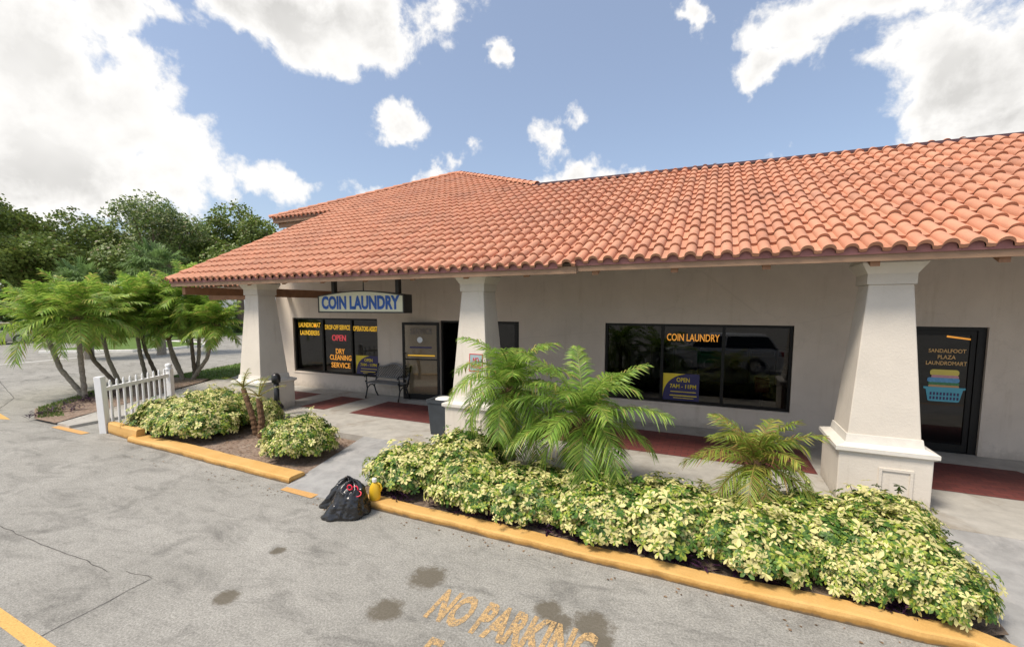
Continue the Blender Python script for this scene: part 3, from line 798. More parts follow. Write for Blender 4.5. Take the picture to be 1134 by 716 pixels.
leaf_text('SERVICE', M['grey_letters'], .48, 1.90, .6, .15)
m_ = MB(); leafbox(m_, .2, .8, .006, .009, 1.47, 1.51); bpart(m_, 'sticker', M['navy'], dl)
m_ = MB(); leafbox(m_, .12, .86, .006, .009, 1.27, 1.30); bpart(m_, 'sticker', M['yellow_letters'], dl)
dvec = Vector((math.cos(ang), math.sin(ang), 0)); nvec = Vector((-dvec.y, dvec.x, 0))
m_ = MB(); cc = hinge + dvec * .52 + nvec * .008 + Vector((0, 0, 1.68)); m_.add([cc] + [cc + dvec * .075 * math.cos(k * PI / 9) + Vector((0, 0, .075 * math.sin(k * PI / 9))) for k in range(18)], [(0, 1 + k, 1 + (k + 1) % 18) for k in range(18)]); bpart(m_, 'sticker', M['white_sticker'], dl)
# --- right-hand door
x0, x1, z1 = 2.88, 3.88, 2.19
f = MB(); f.box(x0, x1, fy, fy + .1, z1 - .06, z1); f.box(x0, x0 + .05, fy, fy + .1, .152, z1 - .06); f.box(x1 - .10, x1, fy, fy + .1, .152, z1 - .06)
d2 = bpart(f, 'door_frame', M['frame'])
f = MB(); f.box(x0 + .055, x1 - .105, fy + .02, fy + .06, .165, .28); f.box(x0 + .055, x1 - .105, fy + .02, fy + .06, z1 - .14, z1 - .065); f.box(x0 + .055, x0 + .13, fy + .02, fy + .06, .28, z1 - .14); f.box(x1 - .17, x1 - .105, fy + .02, fy + .06, .28, z1 - .14)
bpart(f, 'door', M['frame'], d2)
p = MB(); p.add([(x0 + .13, fy + .04, .28), (x1 - .17, fy + .04, .28), (x1 - .17, fy + .04, z1 - .14), (x0 + .13, fy + .04, z1 - .14)], [(0, 1, 2, 3)]); bpart(p, 'pane', M['glass'], d2)
p = MB(); p.lathe([(.015, 0), (.03, .01), (.03, .04), (.015, .05)], 12, (x0 + .095, fy - .035, 1.12), 1); bpart(p, 'handle', M['steel'], d2)
p = MB(); p.lathe([(.012, 0), (.02, .01), (.02, .03)], 12, (x0 + .095, fy - .02, 1.22), 1); bpart(p, 'lock', M['steel'], d2)
p = MB(); p.box(x0 + .008, x0 + .048, fy - .004, fy - .001, 1.98, 2.06); bpart(p, 'sticker', M['white_sticker'], d2)
for s, z, w in (('SANDALFOOT', 1.80, .46), ('PLAZA', 1.70, .22), ('LAUNDROMART', 1.60, .50)):
    text(s, 'lettering', M['pale_letters'], d2, (3.44, LY, z), w, .062, org=BO, bold=.01)
p = MB(); p.prism([(3.42, 2.05), (3.75, 2.0), (3.75, 1.975), (3.42, 2.02)], 1, LY, LY + .002); bpart(p, 'sticker', M['orange_letters'], d2)
def blob_prism(mat, pts, dy):
    m_ = MB(); m_.prism(pts, 1, LY - dy, LY - dy + .001); bpart(m_, 'sticker', mat, d2)
def rr(cx, cz, w, h, k=4):
    r = min(w, h) * .4; out = []
    for qx, qz, a0 in ((1, 1, 0), (-1, 1, 90), (-1, -1, 180), (1, -1, 270)):
        for i in range(k + 1):
            a = R(a0 + 90 * i / k); out.append((cx + qx * (w / 2 - r) + r * math.cos(a), cz + qz * (h / 2 - r) + r * math.sin(a)))
    return out
blob_prism(M['st_yellow'], rr(3.43, 1.445, .36, .10), .002); blob_prism(M['st_pink'], rr(3.44, 1.375, .34, .06), .004)
blob_prism(M['st_blue'], rr(3.42, 1.325, .40, .075), .006); blob_prism(M['st_green'], rr(3.43, 1.265, .38, .05), .004); blob_prism(M['st_orange'], rr(3.43, 1.225, .38, .035), .005)
blob_prism(M['teal'], [(3.18, 1.21), (3.70, 1.21), (3.70, 1.18), (3.67, 1.17), (3.635, .985), (3.615, .975), (3.265, .975), (3.245, .985), (3.21, 1.17), (3.18, 1.18)], .007)
for row in (1.10, 1.03):
    for k in range(9): blob_prism(M['navy'], [(3.265 + k * .042, row - .024), (3.29 + k * .042, row - .024), (3.29 + k * .042, row + .024), (3.265 + k * .042, row + .024)], .009)
# --- inside
def washer(x, y, lab):
    r = empty('washing_machine', (x, y, .146)); tag(r, lab, 'washing machine', 'front-loading washers in the dark shop')
    b = MB(); b.box(-.34, .34, -.32, .32, 0, 1.08); b.build('body', M['washer'], r, bevel=.015)
    d = MB(); d.lathe([(.2, -.335), (.215, -.36), (.17, -.375)], 24, (0, 0, .55), 1); d.build('door', M['steel'], r)
    d = MB(); d.lathe([(.165, -.376), (.12, -.385), (.03, -.392)], 24, (0, 0, .55), 1); d.build('door_glass', M['dark_glass'], r)
    d = MB(); d.box(-.3, .3, -.33, -.321, .88, 1.02); d.build('control_panel', M['sign_box'], r)
    return r
w0 = washer(-2.2, 15.6, 'white front-loading washer in the dim row behind the right window')
for k in range(1, 8):
    c_ = copy_tree(w0); c_.location.x = -2.2 + k * .72
r = empty('vending_stand', (.95, 10.3, .146)); tag(r, 'red and steel dispenser on a post behind the right window pane', 'dispenser')
b = MB(); b.lathe([(.16, 0), (.16, .03), (.03, .05), (.03, .62)], 16); b.build('stand', M['steel'], r)
b = MB(); b.box(-.13, .13, -.13, .13, .62, .92); b.build('body', M['red_paint'], r, bevel=.02)
b = MB(); b.lathe([(.08, .92), (.13, .97), (.14, 1.05), (.1, 1.14), (.05, 1.16)], 16); b.build('globe', M['lamp_clear'], r, smooth=True)

# ------------------------------------------------------------------ hanging sign
SY = 7.35; sx0, sx1, sz0, sz1 = -8.22, -5.80, 2.375, 2.76
S = empty('hanging_sign', ((sx0 + sx1) / 2, SY, sz0)); SO = S.location.copy()
tag(S, 'arched box sign reading COIN LAUNDRY in blue letters, hung under the eave', 'sign')
def arch(x0, x1, z0, z1, rise, n=14):
    return [(x0, z0), (x1, z0), (x1, z1)] + [(x1 + (x0 - x1) * i / n, z1 + rise * math.sin(PI * i / n)) for i in range(1, n)] + [(x0, z1)]
m_ = MB(); m_.prism(arch(sx0, sx1, sz0, sz1, .10), 1, SY + .012, SY + .27); m_.build('box', M['sign_box'], S, org=SO)
m_ = MB(); m_.prism(arch(sx0 + .03, sx1 - .03, sz0 + .03, sz1 - .025, .098), 1, SY + .004, SY + .011); m_.build('face', M['sign_face'], S, org=SO)
m_ = MB()
for (a, b, c, d) in ((sx0, sx1, sz0, sz0 + .028), (sx0, sx0 + .028, sz0 + .029, sz1), (sx1 - .028, sx1, sz0 + .029, sz1)): m_.box(a, b, SY - .006, SY + .0115, c, d)
m_.build('rim', M['sign_box'], S, org=SO)
text('COIN LAUNDRY', 'lettering', M['sign_blue'], S, ((sx0 + sx1) / 2, SY + .001, sz0 + .225), 2.2, .30, org=SO, bold=.045)
for hx in (-7.86, -6.05):
    m_ = MB(); m_.box(hx - .045, hx + .045, SY + .1, SY + .19, sz1 + .03, 3.62); m_.build('hanger', M['sign_box'], S, org=SO)
m_ = MB(); m_.tube([(-7.0, SY + .14, sz1 + .10), (-7.0, SY + .14, sz1 + .2), (-6.98, SY + .14, 3.5)], .012, 6); m_.build('conduit', M['sign_box'], S, org=SO)

# no-parking plate on the middle column
cx = -3.60; P0 = Vector((-3.63, 6.47, 1.56)); pr = empty('wall_sign', P0); tag(pr, 'small grey sign with red letters on the middle column', 'sign')
tilt = math.atan2(.14, 1.88)
pr.rotation_euler = (-tilt, 0, 0)
m_ = MB(); m_.box(-.13, .13, 0, .006, -.15, .15); m_.build('plate', M['plate'], pr)
m_ = MB()
for (a, b, c, d) in ((-.13, .13, -.15, -.135), (-.13, .13, .135, .15), (-.13, -.117, -.134, .134), (.117, .13, -.134, .134)): m_.box(a, b, -.003, -.0005, c, d)
m_.build('border', M['red_letters'], pr)
text('NO', 'lettering', M['red_letters'], pr, (0, -.003, .05), .11, .075, bold=.02); text('PARKING', 'lettering', M['red_letters'], pr, (0, -.003, -.06), .2, .075, bold=.02)
pr.location = (-3.66, 6.527, 1.56)

# ------------------------------------------------------------------ bench
def bench(loc, rz, label):
    r = empty('park_bench', loc, rz); tag(r, label, 'bench'); W = 1.1
    for sx in (-W / 2, W / 2):
        m_ = MB()
        m_.tube([(sx, -.27, 0), (sx, -.24, .1), (sx, -.20, .25), (sx, -.22, .40), (sx, -.26, .46)], [.02, .018, .018, .02, .018], 8)
        m_.tube([(sx, .17, 0), (sx, .10, .12), (sx, .05, .28), (sx, .10, .40)], [.02, .018, .018, .02], 8)
        m_.tube([(sx, -.21, .25), (sx, -.1, .33), (sx, .0, .33), (sx, .05, .26)], .014, 6)
        m_.tube([(sx, -.21, .40), (sx, -.05, .385), (sx, .14, .39)], .018, 8)
        m_.tube([(sx, .10, .39), (sx, .17, .6), (sx, .23, .86)], .018, 8)
        m_.tube([(sx, -.21, .42), (sx, -.22, .55), (sx, -.26, .61), (sx, -.29, .585), (sx, -.27, .555)], .014, 6)
        m_.tube([(sx, -.26, .615), (sx, -.12, .62), (sx, .05, .60), (sx, .18, .64)], .017, 8)
        m_.build('end_frame', M['black_iron'], r, smooth=True)
    m_ = MB()
    for k in range(6): m_.box(-W / 2 + .02, W / 2 - .02, -.25 + k * .068, -.25 + k * .068 + .055, .405, .428)
    m_.build('seat', M['bench_slat'], r)
    # back: arched frame and lattice
    n = 24; top = []
    def bp(x, z): return (x, .11 + (z - .40) * .27, z)
    for i in range(n + 1):
        x = -W / 2 + .03 + (W - .06) * i / n; t = abs(i / n - .5) * 2
        top.append((x, .78 + .10 * (math.cos(PI * min(1, t * 1.25)) * .5 + .5)))
    fr = MB(); fr.tube([bp(x, z) for x, z in top], .026, 8); fr.tube([bp(-W / 2 + .03, .52), bp(W / 2 - .03, .52)], .022, 8)
    fr.tube([bp(-W / 2 + .03, .46), bp(-W / 2 + .03, .79)], .02, 6); fr.tube([bp(W / 2 - .03, .46), bp(W / 2 - .03, .79)], .02, 6)
    bk = fr.build('backrest', M['bench_slat'], r, smooth=True)
    la = MB()
    def topz(x):
        t = abs(x / (W - .06)) * 2; return .78 + .10 * (math.cos(PI * min(1, t * 1.25)) * .5 + .5)
    for s_ in (-1, 1):
        k = -1.2
        while k < 1.2:
            pts = []
            for q in range(20):
                z = .52 + q * .02; x = k + s_ * (z - .52)
                if abs(x) < W / 2 - .04 and z < topz(x): pts.append(bp(x, z))
            if len(pts) > 1: la.tube([pts[0], pts[-1]], .007, 4)
            k += .062
    la.build('lattice', M['bench_lattice'], bk)
    return r
bench((-7.58, 8.92, .152), R(-3), 'grey lattice-backed park bench with black iron ends against the wall')

# ------------------------------------------------------------------ litter bin by the middle column
r = empty('litter_bin', (-4.52, 6.85, .151)); tag(r, 'dark slate litter bin beside the middle column', 'litter bin')
m_ = MB(); m_.frustum(-.19, .19, -.19, .19, 0, -.225, .225, -.225, .225, .60); m_.build('body', M['bin'], r, bevel=.015)
m_ = MB(); 
for (a, b, c, d) in ((-.24, .24, -.24, -.19), (-.24, .24, .19, .24), (-.24, -.19, -.189, .189), (.19, .24, -.189, .189)): m_.box(a, b, c, d, .601, .66)
m_.build('rim', M['bin'], r)
m_ = MB(); m_.lathe([(.15, .602), (.17, .655), (.13, .675), (.05, .68)], 14); m_.build('bin_liner', M['jug_cap'], r, smooth=True)
# black pipe beside left column
r = empty('vent_pipe', (-8.62, 6.5, .151)); tag(r, 'black upright pipe with rounded head beside the left column', 'pipe')
m_ = MB(); m_.tube([(0, 0, 0), (0, 0, .76)], .055, 14); m_.build('pipe', M['black_iron'], r, smooth=True)
m_ = MB(); m_.lathe([(.04, .70), (.085, .72), (.095, .80), (.085, .87), (.05, .915), (.01, .925)], 16); m_.build('head', M['black_iron'], r, smooth=True)
r = empty('floodlight', (-8.38, 6.25, .151)); tag(r, 'low black domed ground floodlight at the foot of the pipe', 'floodlight')
m_ = MB(); m_.lathe([(.05, 0), (.05, .18), (.19, .19), (.185, .25), (.14, .32), (.07, .355), (.01, .36)], 18); m_.build('housing', M['black_iron'], r, smooth=True)
m_ = MB(); m_.lathe([(.02, .36), (.025, .39), (.01, .40)], 10); m_.build('cap', M['black_iron'], r)

# ------------------------------------------------------------------ picket fence
A, Bp = Vector((-10.98, 4.47, 0)), Vector((-11.92, 6.15, 0)); L = (Bp - A).length
fr = empty('picket_fence', A, math.atan2(Bp.y - A.y, Bp.x - A.x)); tag(fr, 'short white vinyl picket fence between path and planting bed', 'fence')
m_ = MB(); m_.box(-.065, .065, -.065, .065, .0, 1.14); p1 = m_.build('post', M['white_pvc'], fr, bevel=.008); p1.rotation_euler = (0, R(-2), 0)
m_ = MB(); m_.box(L - .065, L + .065, -.065, .065, .06, 1.0); m_.build('post', M['white_pvc'], fr, bevel=.008)
m_ = MB(); m_.lathe([(.08, 1.0), (.08, 1.03), (.05, 1.045), (.075, 1.09), (.07, 1.13), (.03, 1.155), (.005, 1.16)], 16, (L, 0, 0)); m_.build('post_cap', M['white_pvc'], fr, smooth=True)
m_ = MB(); m_.box(.05, L - .066, -.03, .03, .83, .91); m_.build('rail', M['white_pvc'], fr)
for k in range(10):
    x = .2 + k * (L - .36) / 9
    m_ = MB(); m_.tube([(x, 0, .10), (x, 0, .98), (x, 0, 1.02), (x, 0, 1.045)], [.024, .024, .018, .006], 10); m_.build('picket', M['white_pvc'], fr)

# ------------------------------------------------------------------ bin bags and jug
def bag(loc, w, d, h, seed, label, lean=(0, 0), rz=0, tie=True):
    r = empty('bin_bag', loc, rz); tag(r, label, 'bin bag', 'bin bags dumped at the kerb')
    m_ = MB(); nv, nu = 40, 96; rs = random.Random(seed)
    ph = [rs.uniform(0, 6.28) for _ in range(12)]
    for j in range(nv + 1):
        t = j / nv
        prof = (1.0 - .10 * t - .35 * t ** 2.2) if t < .80 else (1.0 - .10 * .8 - .35 * .8 ** 2.2) * (1 - ((t - .80) / .20)) ** .55
        if t < .08: prof *= .93 + .07 * (t / .08)
        for i in range(nu):
            a = 2 * PI * i / nu; ca, sa = math.cos(a), math.sin(a)
            q = 1.0 / (abs(ca) ** 3.2 + abs(sa) ** 3.2) ** (1 / 3.2)
            q = 1 + (q - 1) * (1 - t) * .9; q *= 1 + .34 * max(0, 1 - t / .55) ** 1.5 * max(0, math.cos(a - 3.75)) ** 5 + .22 * max(0, 1 - t / .4) ** 1.5 * max(0, math.cos(a - .5)) ** 6
            fold = .0
            for k, (fq, am) in enumerate(((3, .05), (5, .045), (9, .035), (14, .026), (23, .014))):
                fold += am * math.sin(fq * a + ph[k] + 2.2 * math.sin(2.3 * t + ph[k + 5])) * (.35 + .9 * t)
            n3 = noise.noise((ca * 2.6 + seed, sa * 2.6, t * 3.5)) * .12 + (abs(noise.noise((ca * 5 + t * 3 + seed, sa * 5, t * 7))) - .2) * .13
            rr_ = prof * q * (1 + fold + n3)
            z = h * t * (1 + .10 * noise.noise((ca * 1.5, sa * 1.5, seed + t)))
            if t > .8: z += .02 * math.sin(9 * a + ph[2]) 
            m_.v.append((w * rr_ * ca + lean[0] * t, d * rr_ * sa + lean[1] * t, max(0.003, z)))
    for j in range(nv):
        for i in range(nu):
            m_.f.append((j * nu + i, j * nu + (i + 1) % nu, (j + 1) * nu + (i + 1) % nu, (j + 1) * nu + i)); m_.c.append((1, 1, 1))
    m_.build('bag', M['bag'], r, smooth=True)
    if tie:
        for (cx_, cy_, cz, ra, tl) in ((.13, -.03, h * .86, .035, .4), (.17, -.05, h * .74, .045, 1.0), (.07, -.05, h * .92, .03, .2)):
            m_ = MB(); pts = []
            for i in range(15):
                a = 2 * PI * i / 14; pts.append((cx_ + ra * math.cos(a), cy_ - .02 + .6 * ra * math.sin(a) * math.sin(tl), cz + ra * math.sin(a) * math.cos(tl)))
            m_.tube(pts, .007, 6, cap=False); m_.build('drawstring', M['red_cord'], r, smooth=True)
    return r
bag((-3.95, 3.86, 0), .215, .20, .40, 3, 'large full black bin bag with red drawstring leaning on the kerb', (.05, .03), R(15))
bag((-4.30, 4.0, 0), .15, .14, .34, 8, 'smaller black bin bag behind the one with the red drawstring', (.16, .0), R(20), False)
r = empty('detergent_jug', (-3.79, 4.15, .088), R(30)); tag(r, 'yellow plastic jug with white cap on the kerb end', 'jug')
m_ = MB(); pr_ = [(.055, 0), (.068, .015), (.072, .06), (.070, .13), (.058, .18), (.035, .215), (.024, .235)]
m_.lathe(pr_, 18); m_.v = [(x * 1.0, y * .72, z) for x, y, z in m_.v]; m_.build('body', M['jug'], r, smooth=True)
m_ = MB(); m_.lathe([(.026, .236), (.03, .24), (.03, .275), (.02, .285)], 14); m_.build('cap', M['jug_cap'], r)
m_ = MB(); m_.tube([(.03, 0, .225), (.07, 0, .20), (.085, 0, .15), (.066, 0, .11)], .012, 8); m_.build('handle', M['jug'], r, smooth=True)

# ------------------------------------------------------------------ shrubs (variegated)
def leaflet(m_, p, d, side, n, L, w, colc, cole):
    a1 = p + d * L * .38 + side * w * .72 + n * w * .12; b1 = p + d * L * .38 - side * w * .72 + n * w * .12
    a2 = p + d * L * .74 + side * w * .92 - n * L * .05; b2 = p + d * L * .74 - side * w * .92 - n * L * .05
    m2 = p + d * L * .62 - n * L * .05; tip = p + d * L - n * L * .16
    o = len(m_.v); m_.v += [tuple(p), tuple(a1), tuple(a2), tuple(tip), tuple(b2), tuple(b1), tuple(m2)]
    m_.f += [(o, o + 6, o + 1), (o + 1, o + 6, o + 2), (o + 2, o + 6, o + 3), (o, o + 5, o + 6), (o + 5, o + 4, o + 6), (o + 4, o + 3, o + 6)]; m_.c += [colc, cole, cole, colc, cole, cole]
def shrub_mesh(seed, n_cl, rx, ry, h, greens=.42):
    rs = random.Random(seed); m_ = MB(); st = MB()
    for k in range(n_cl):
        a = rs.uniform(0, 2 * PI); cz = rs.uniform(-.12, 1) ; cz = cz ** .9 if cz > 0 else cz
        s = math.sqrt(max(0, 1 - cz * cz)); dirv = Vector((math.cos(a) * s, math.sin(a) * s, cz))
        bump = 1 + .22 * noise.noise((dirv.x * 2.3 + seed, dirv.y * 2.3, dirv.z * 2.3)) + .10 * noise.noise((dirv.x * 6 + seed, dirv.y * 6, dirv.z * 6))
        depth = 1 - abs(rs.gauss(0, .12)) if rs.random() < .8 else rs.uniform(.5, .95)
        p = Vector((dirv.x * rx * bump * depth, dirv.y * ry * bump * depth, h * .36 + dirv.z * h * .62 * bump * depth))
        if p.z < .05: p.z = rs.uniform(.05, .15)
        if rs.random() < .10: p += dirv * rs.uniform(.03, .12)
        nrm = (dirv + Vector((rs.gauss(0, .35), rs.gauss(0, .35), .55 + rs.gauss(0, .25)))).normalized()
        t1 = nrm.orthogonal().normalized(); t2 = nrm.cross(t1); a0 = rs.uniform(0, 6.28)
        nl = rs.choice((5, 6, 7, 8)); L0 = rs.uniform(.042, .088); fresh = rs.random()
        for q in range(nl):
            an = a0 + 2 * PI * q / nl + rs.uniform(-.15, .15)
            d = (t1 * math.cos(an) + t2 * math.sin(an) + nrm * rs.uniform(-.25, .35)).normalized()
            sd = nrm.cross(d).normalized(); L = L0 * rs.uniform(.8, 1.15)
            v = rs.uniform(.75, 1.25)
            green = (.11 * v, .21 * v, .035 * v); dk = (.05 * v, .12 * v, .025 * v)
            lime = (.36 * v, .43 * v, .07 * v); cream = (min(.9, .72 * v), min(.86, .67 * v), min(.55, .30 * v))
            u = rs.random()
            if fresh < greens * .55: c1, c2 = (green, dk) if u < .6 else (dk, green)
            elif fresh < .42: c1, c2 = (lime, green) if u < .6 else (green, lime)
            elif u < .16: c1, c2 = green, cream
            elif u < .62: c1, c2 = cream, cream
            elif u < .80: c1, c2 = lime, cream
            else: c1, c2 = green, lime
            leaflet(m_, p, d, sd, nrm, L, L * .22, c1, c2)
        if k % 12 == 0:
            b0 = Vector((dirv.x * rx * .15, dirv.y * ry * .15, .0)); st.tube([b0, b0.lerp(p, .55) + Vector((0, 0, .04)), p], [.011, .008, .005], 5)
    return m_, st
def make_shrub(seed, n_cl, rx, ry, h):
    r = empty('shrub'); a, b = shrub_mesh(seed, n_cl, rx, ry, h)
    a.build('foliage', M['leaf'], r, tint=True, smooth=True); b.build('stem', M['stem'], r)
    return r
protos = [make_shrub(11, 1400, .58, .50, .55), make_shrub(12, 1450, .58, .52, .58), make_shrub(13, 1400, .58, .48, .56)]
used = set()
def place_shrub(pi, x, y, rz, sc, label, z=.04, grp=None):
    p = protos[pi]
    if pi not in used: used.add(pi); o = p
    else: o = copy_tree(p)
    o.location = (x, y - .07, z); o.rotation_euler = (0, 0, rz); o.scale = (sc[0] * 1.06, sc[1] * 1.06, sc[2] * 1.06)
    tag(o, label, 'shrub', grp or 'variegated shrubs in the planting beds')
place_shrub(0, -3.72, 4.92, 0.3, (1.0, 1.05, .95), 'cream and green shrub next to the yellow jug, left end of the long bed')
place_shrub(1, -3.12, 5.30, 1.2, (1.05, 1.05, 1.14), 'tall variegated shrub before the middle column, under the left palm')
place_shrub(2, -2.72, 4.80, 2.4, (1.0, .95, .92), 'low variegated shrub below the fronds of the left palm, second along the kerb')
place_shrub(0, -1.92, 4.86, 3.9, (1.05, 1.0, .88), 'variegated shrub under the middle palm, third along the kerb')
place_shrub(1, -1.10, 4.84, 5.0, (1.0, 1.0, .92), 'variegated shrub just right of the middle palm, above the word PARKING')
place_shrub(2, -.34, 4.90, .9, (1.0, 1.05, .98), 'variegated shrub half way between the middle palm and the small yellowing palm')
place_shrub(0, .38, 4.82, 2.0, (.95, 1.0, .92), 'variegated shrub at the foot of the small yellowing palm')
place_shrub(1, .98, 5.10, 4.0, (.95, 1.1, .96), 'variegated shrub left of the right column base, beside the yellowing palm')
place_shrub(2, 1.46, 4.92, 5.6, (.9, 1.0, 1.02), 'tall leafy variegated shrub in front of the right column base')
place_shrub(0, 1.62, 5.55, .2, (.8, .8, .98), 'variegated shrub touching the front of the right column base')
place_shrub(0, 1.16, 4.68, 5.1, (.62, .62, .72), 'small low variegated shrub between the two taller ones before the right column')
place_shrub(1, 1.72, 4.66, 1.4, (.66, .66, .80), 'low variegated shrub at the right end of the long bed by the ramp')
place_shrub(2, -10.05, 5.2, .5, (1.0, 1.1, 1.02), 'variegated shrub beside the white picket fence at the front')
place_shrub(0, -9.35, 5.16, 1.8, (1.05, 1.1, 1.08), 'variegated shrub second from the fence along the left kerb')
place_shrub(1, -8.75, 5.14, 3.0, (1.1, 1.1, 1.12), 'variegated shrub third from the fence, left of the bare palm stumps')
place_shrub(2, -10.45, 6.20, 4.2, (1.0, 1.1, 1.0), 'variegated shrub in the back row, nearest the far fence post')
place_shrub(0, -9.8, 6.00, 5.5, (1.05, .9, 1.12), 'variegated shrub in the back row against the left column base')
place_shrub(1, -9.1, 5.85, .9, (1.05, .85, 1.05), 'variegated shrub in front of the left column base, behind the bare palms')
place_shrub(2, -8.22, 6.02, 2.2, (.62, .55, .95), 'small variegated shrub by the black pipe and floodlight')
place_shrub(1, -6.17, 5.08, 3.3, (.95, .95, 1.08), 'round variegated shrub standing alone beside the entrance path')
# purple ground cover
m_ = MB(); rs = random.Random(77)
for k in range(280):
    if k < 110: x = rs.uniform(-4.0, 1.95); y = rs.uniform(4.27, 4.48)
    elif k < 160: x = rs.uniform(-1.6, -.3); y = rs.uniform(5.3, 5.9)
    else: x = rs.uniform(-16.4, -13.6); y = 5.9 + (-(x + 15.0)) * .9 + rs.uniform(-.5, .5)
    base = Vector((x, y, .05)); hh = rs.uniform(.05, .16)
    for q in range(6):
        an = rs.uniform(0, 6.28); d = Vector((math.cos(an), math.sin(an), rs.uniform(.1, 1.0))).normalized(); v = rs.uniform(.6, 1.6)
        c1 = (.045 * v, .016 * v, .045 * v); n = d.cross(Vector((0, 0, 1)).cross(d)).normalized(); sd = n.cross(d).normalized()
        leaflet(m_, base + Vector((0, 0, hh * q / 6)), d, sd, n, rs.uniform(.07, .13), .014, c1, tuple(c * .8 for c in c1))
o = m_.build('ground_cover', M['leaf'], tint=True); tag(o, 'low dark purple ground cover at the front of the beds', kind='stuff')
# dry leaf litter bits
m_ = MB()
for k in range(2720):
    if k >= 2600: x, y, z = rs.uniform(-9.5, 2.0), 4.02 - abs(rs.gauss(0, .12)) + (.2 if rs.random() < .5 else 0) * 0, .006
    elif k < 1300: x, y, z = rs.uniform(-9.0, -5.6), rs.uniform(4.48, 6.0), .065
    else:
        t = rs.random(); x = -13.2 - 4.0 * t + rs.uniform(-.8, .8); y = 4.5 + 7.0 * t + rs.uniform(-.3, .6); z = .075
    a = rs.uniform(0, 6.28); L = rs.uniform(.015, .04); v = rs.uniform(.5, 1.4); d = Vector((math.cos(a), math.sin(a), rs.uniform(-.2, .4)))
    leaflet(m_, Vector((x, y, z)), d, Vector((-d.y, d.x, 0)), Vector((0, 0, 1)), L, L * .35, (.30 * v, .21 * v, .13 * v), (.22 * v, .14 * v, .09 * v))
o = m_.build('leaf_litter', M['leaf'], tint=True); tag(o, 'scattered dry leaves on the beds', kind='stuff')

# ------------------------------------------------------------------ palms
def frond(m_, base, az, el, L, droop, npair, ll, rs, colf, wid=.011, sag=.5):
    pts = []; p = Vector(base); e = el; K = 14; ca, sa = math.cos(az), math.sin(az); tw = rs.uniform(-.25, .25)
    for i in range(K + 1):
        pts.append(p.copy()); e2 = e - droop * (i / K) ** 1.1
        p = p + Vector((ca * math.cos(e2), sa * math.cos(e2), math.sin(e2))) * (L / K)
        ca, sa = math.cos(az + tw * i / K), math.sin(az + tw * i / K)
    m_.tube(pts, [.010 * (1 - .85 * i / K) + .002 for i in range(K + 1)], 4, col=colf(rs, True))
    def at(t):
        f = min(t * K, K - 1e-4); i = int(f); return pts[i].lerp(pts[i + 1], f - i), (pts[i + 1] - pts[i]).normalized()
    for k in range(npair):
        t = .13 + .87 * (k + rs.uniform(-.2, .2)) / npair; t = min(max(t, .1), .995)
        p, T = at(t); sd = T.cross(Vector((0, 0, 1)))
        if sd.length < .05: sd = Vector((-sa, ca, 0))
        sd.normalize(); up = sd.cross(T).normalized()
        l = ll * (.45 + .9 * math.sin(PI * min(1, .12 + .80 * t)) ** .8) * rs.uniform(.85, 1.12)
        if t > .9: l *= .75
        for s_ in (-1, 1):
            d = (T * (.55 + .5 * t) + sd * s_ * .9 + up * rs.uniform(-.10, .42) + Vector((rs.gauss(0, .09), rs.gauss(0, .09), rs.gauss(0, .07)))).normalized()
            q1 = p + d * l * .5 - Vector((0, 0, 1)) * l * sag * .18; q2 = p + d * l - Vector((0, 0, 1)) * l * sag * rs.uniform(.7, 1.0)
            w = wid * rs.uniform(.8, 1.2); wv = T * w
            c = colf(rs, False); o = len(m_.v)
            m_.v += [tuple(p - wv * .6), tuple(p + wv * .6), tuple(q1 + wv), tuple(q1 - wv), tuple(q2)]
            m_.f += [(o, o + 1, o + 2, o + 3), (o + 3, o + 2, o + 4)]; m_.c += [c, c]
def col_fresh(rs, stem):
    v = rs.uniform(.75, 1.25)
    if stem: return (.22, .27, .07)
    u = rs.random()
    return (.20 * v, .345 * v, .055 * v) if u < .62 else ((.33 * v, .45 * v, .08 * v) if u < .93 else (.45 * v, .40 * v, .12 * v))
def col_yellow(rs, stem):
    v = rs.uniform(.75, 1.25)
    if stem: return (.32, .27, .07)
    u = rs.random()
    return (.25 * v, .35 * v, .055 * v) if u < .62 else ((.40 * v, .38 * v, .08 * v) if u < .9 else (.34 * v, .22 * v, .08 * v))
def col_dark(rs, stem):
    v = rs.uniform(.7, 1.25)
    if stem: return (.16, .20, .06)
    u = rs.random()
    return (.16 * v, .30 * v, .055 * v) if u < .6 else ((.26 * v, .40 * v, .08 * v) if u < .9 else (.22 * v, .25 * v, .08 * v))
def col_road(rs, stem):
    v = rs.uniform(.75, 1.25)
    if stem: return (.26, .32, .09)
    u = rs.random()
    return (.24 * v, .40 * v, .065 * v) if u < .55 else ((.38 * v, .50 * v, .09 * v) if u < .92 else (.48 * v, .42 * v, .13 * v))
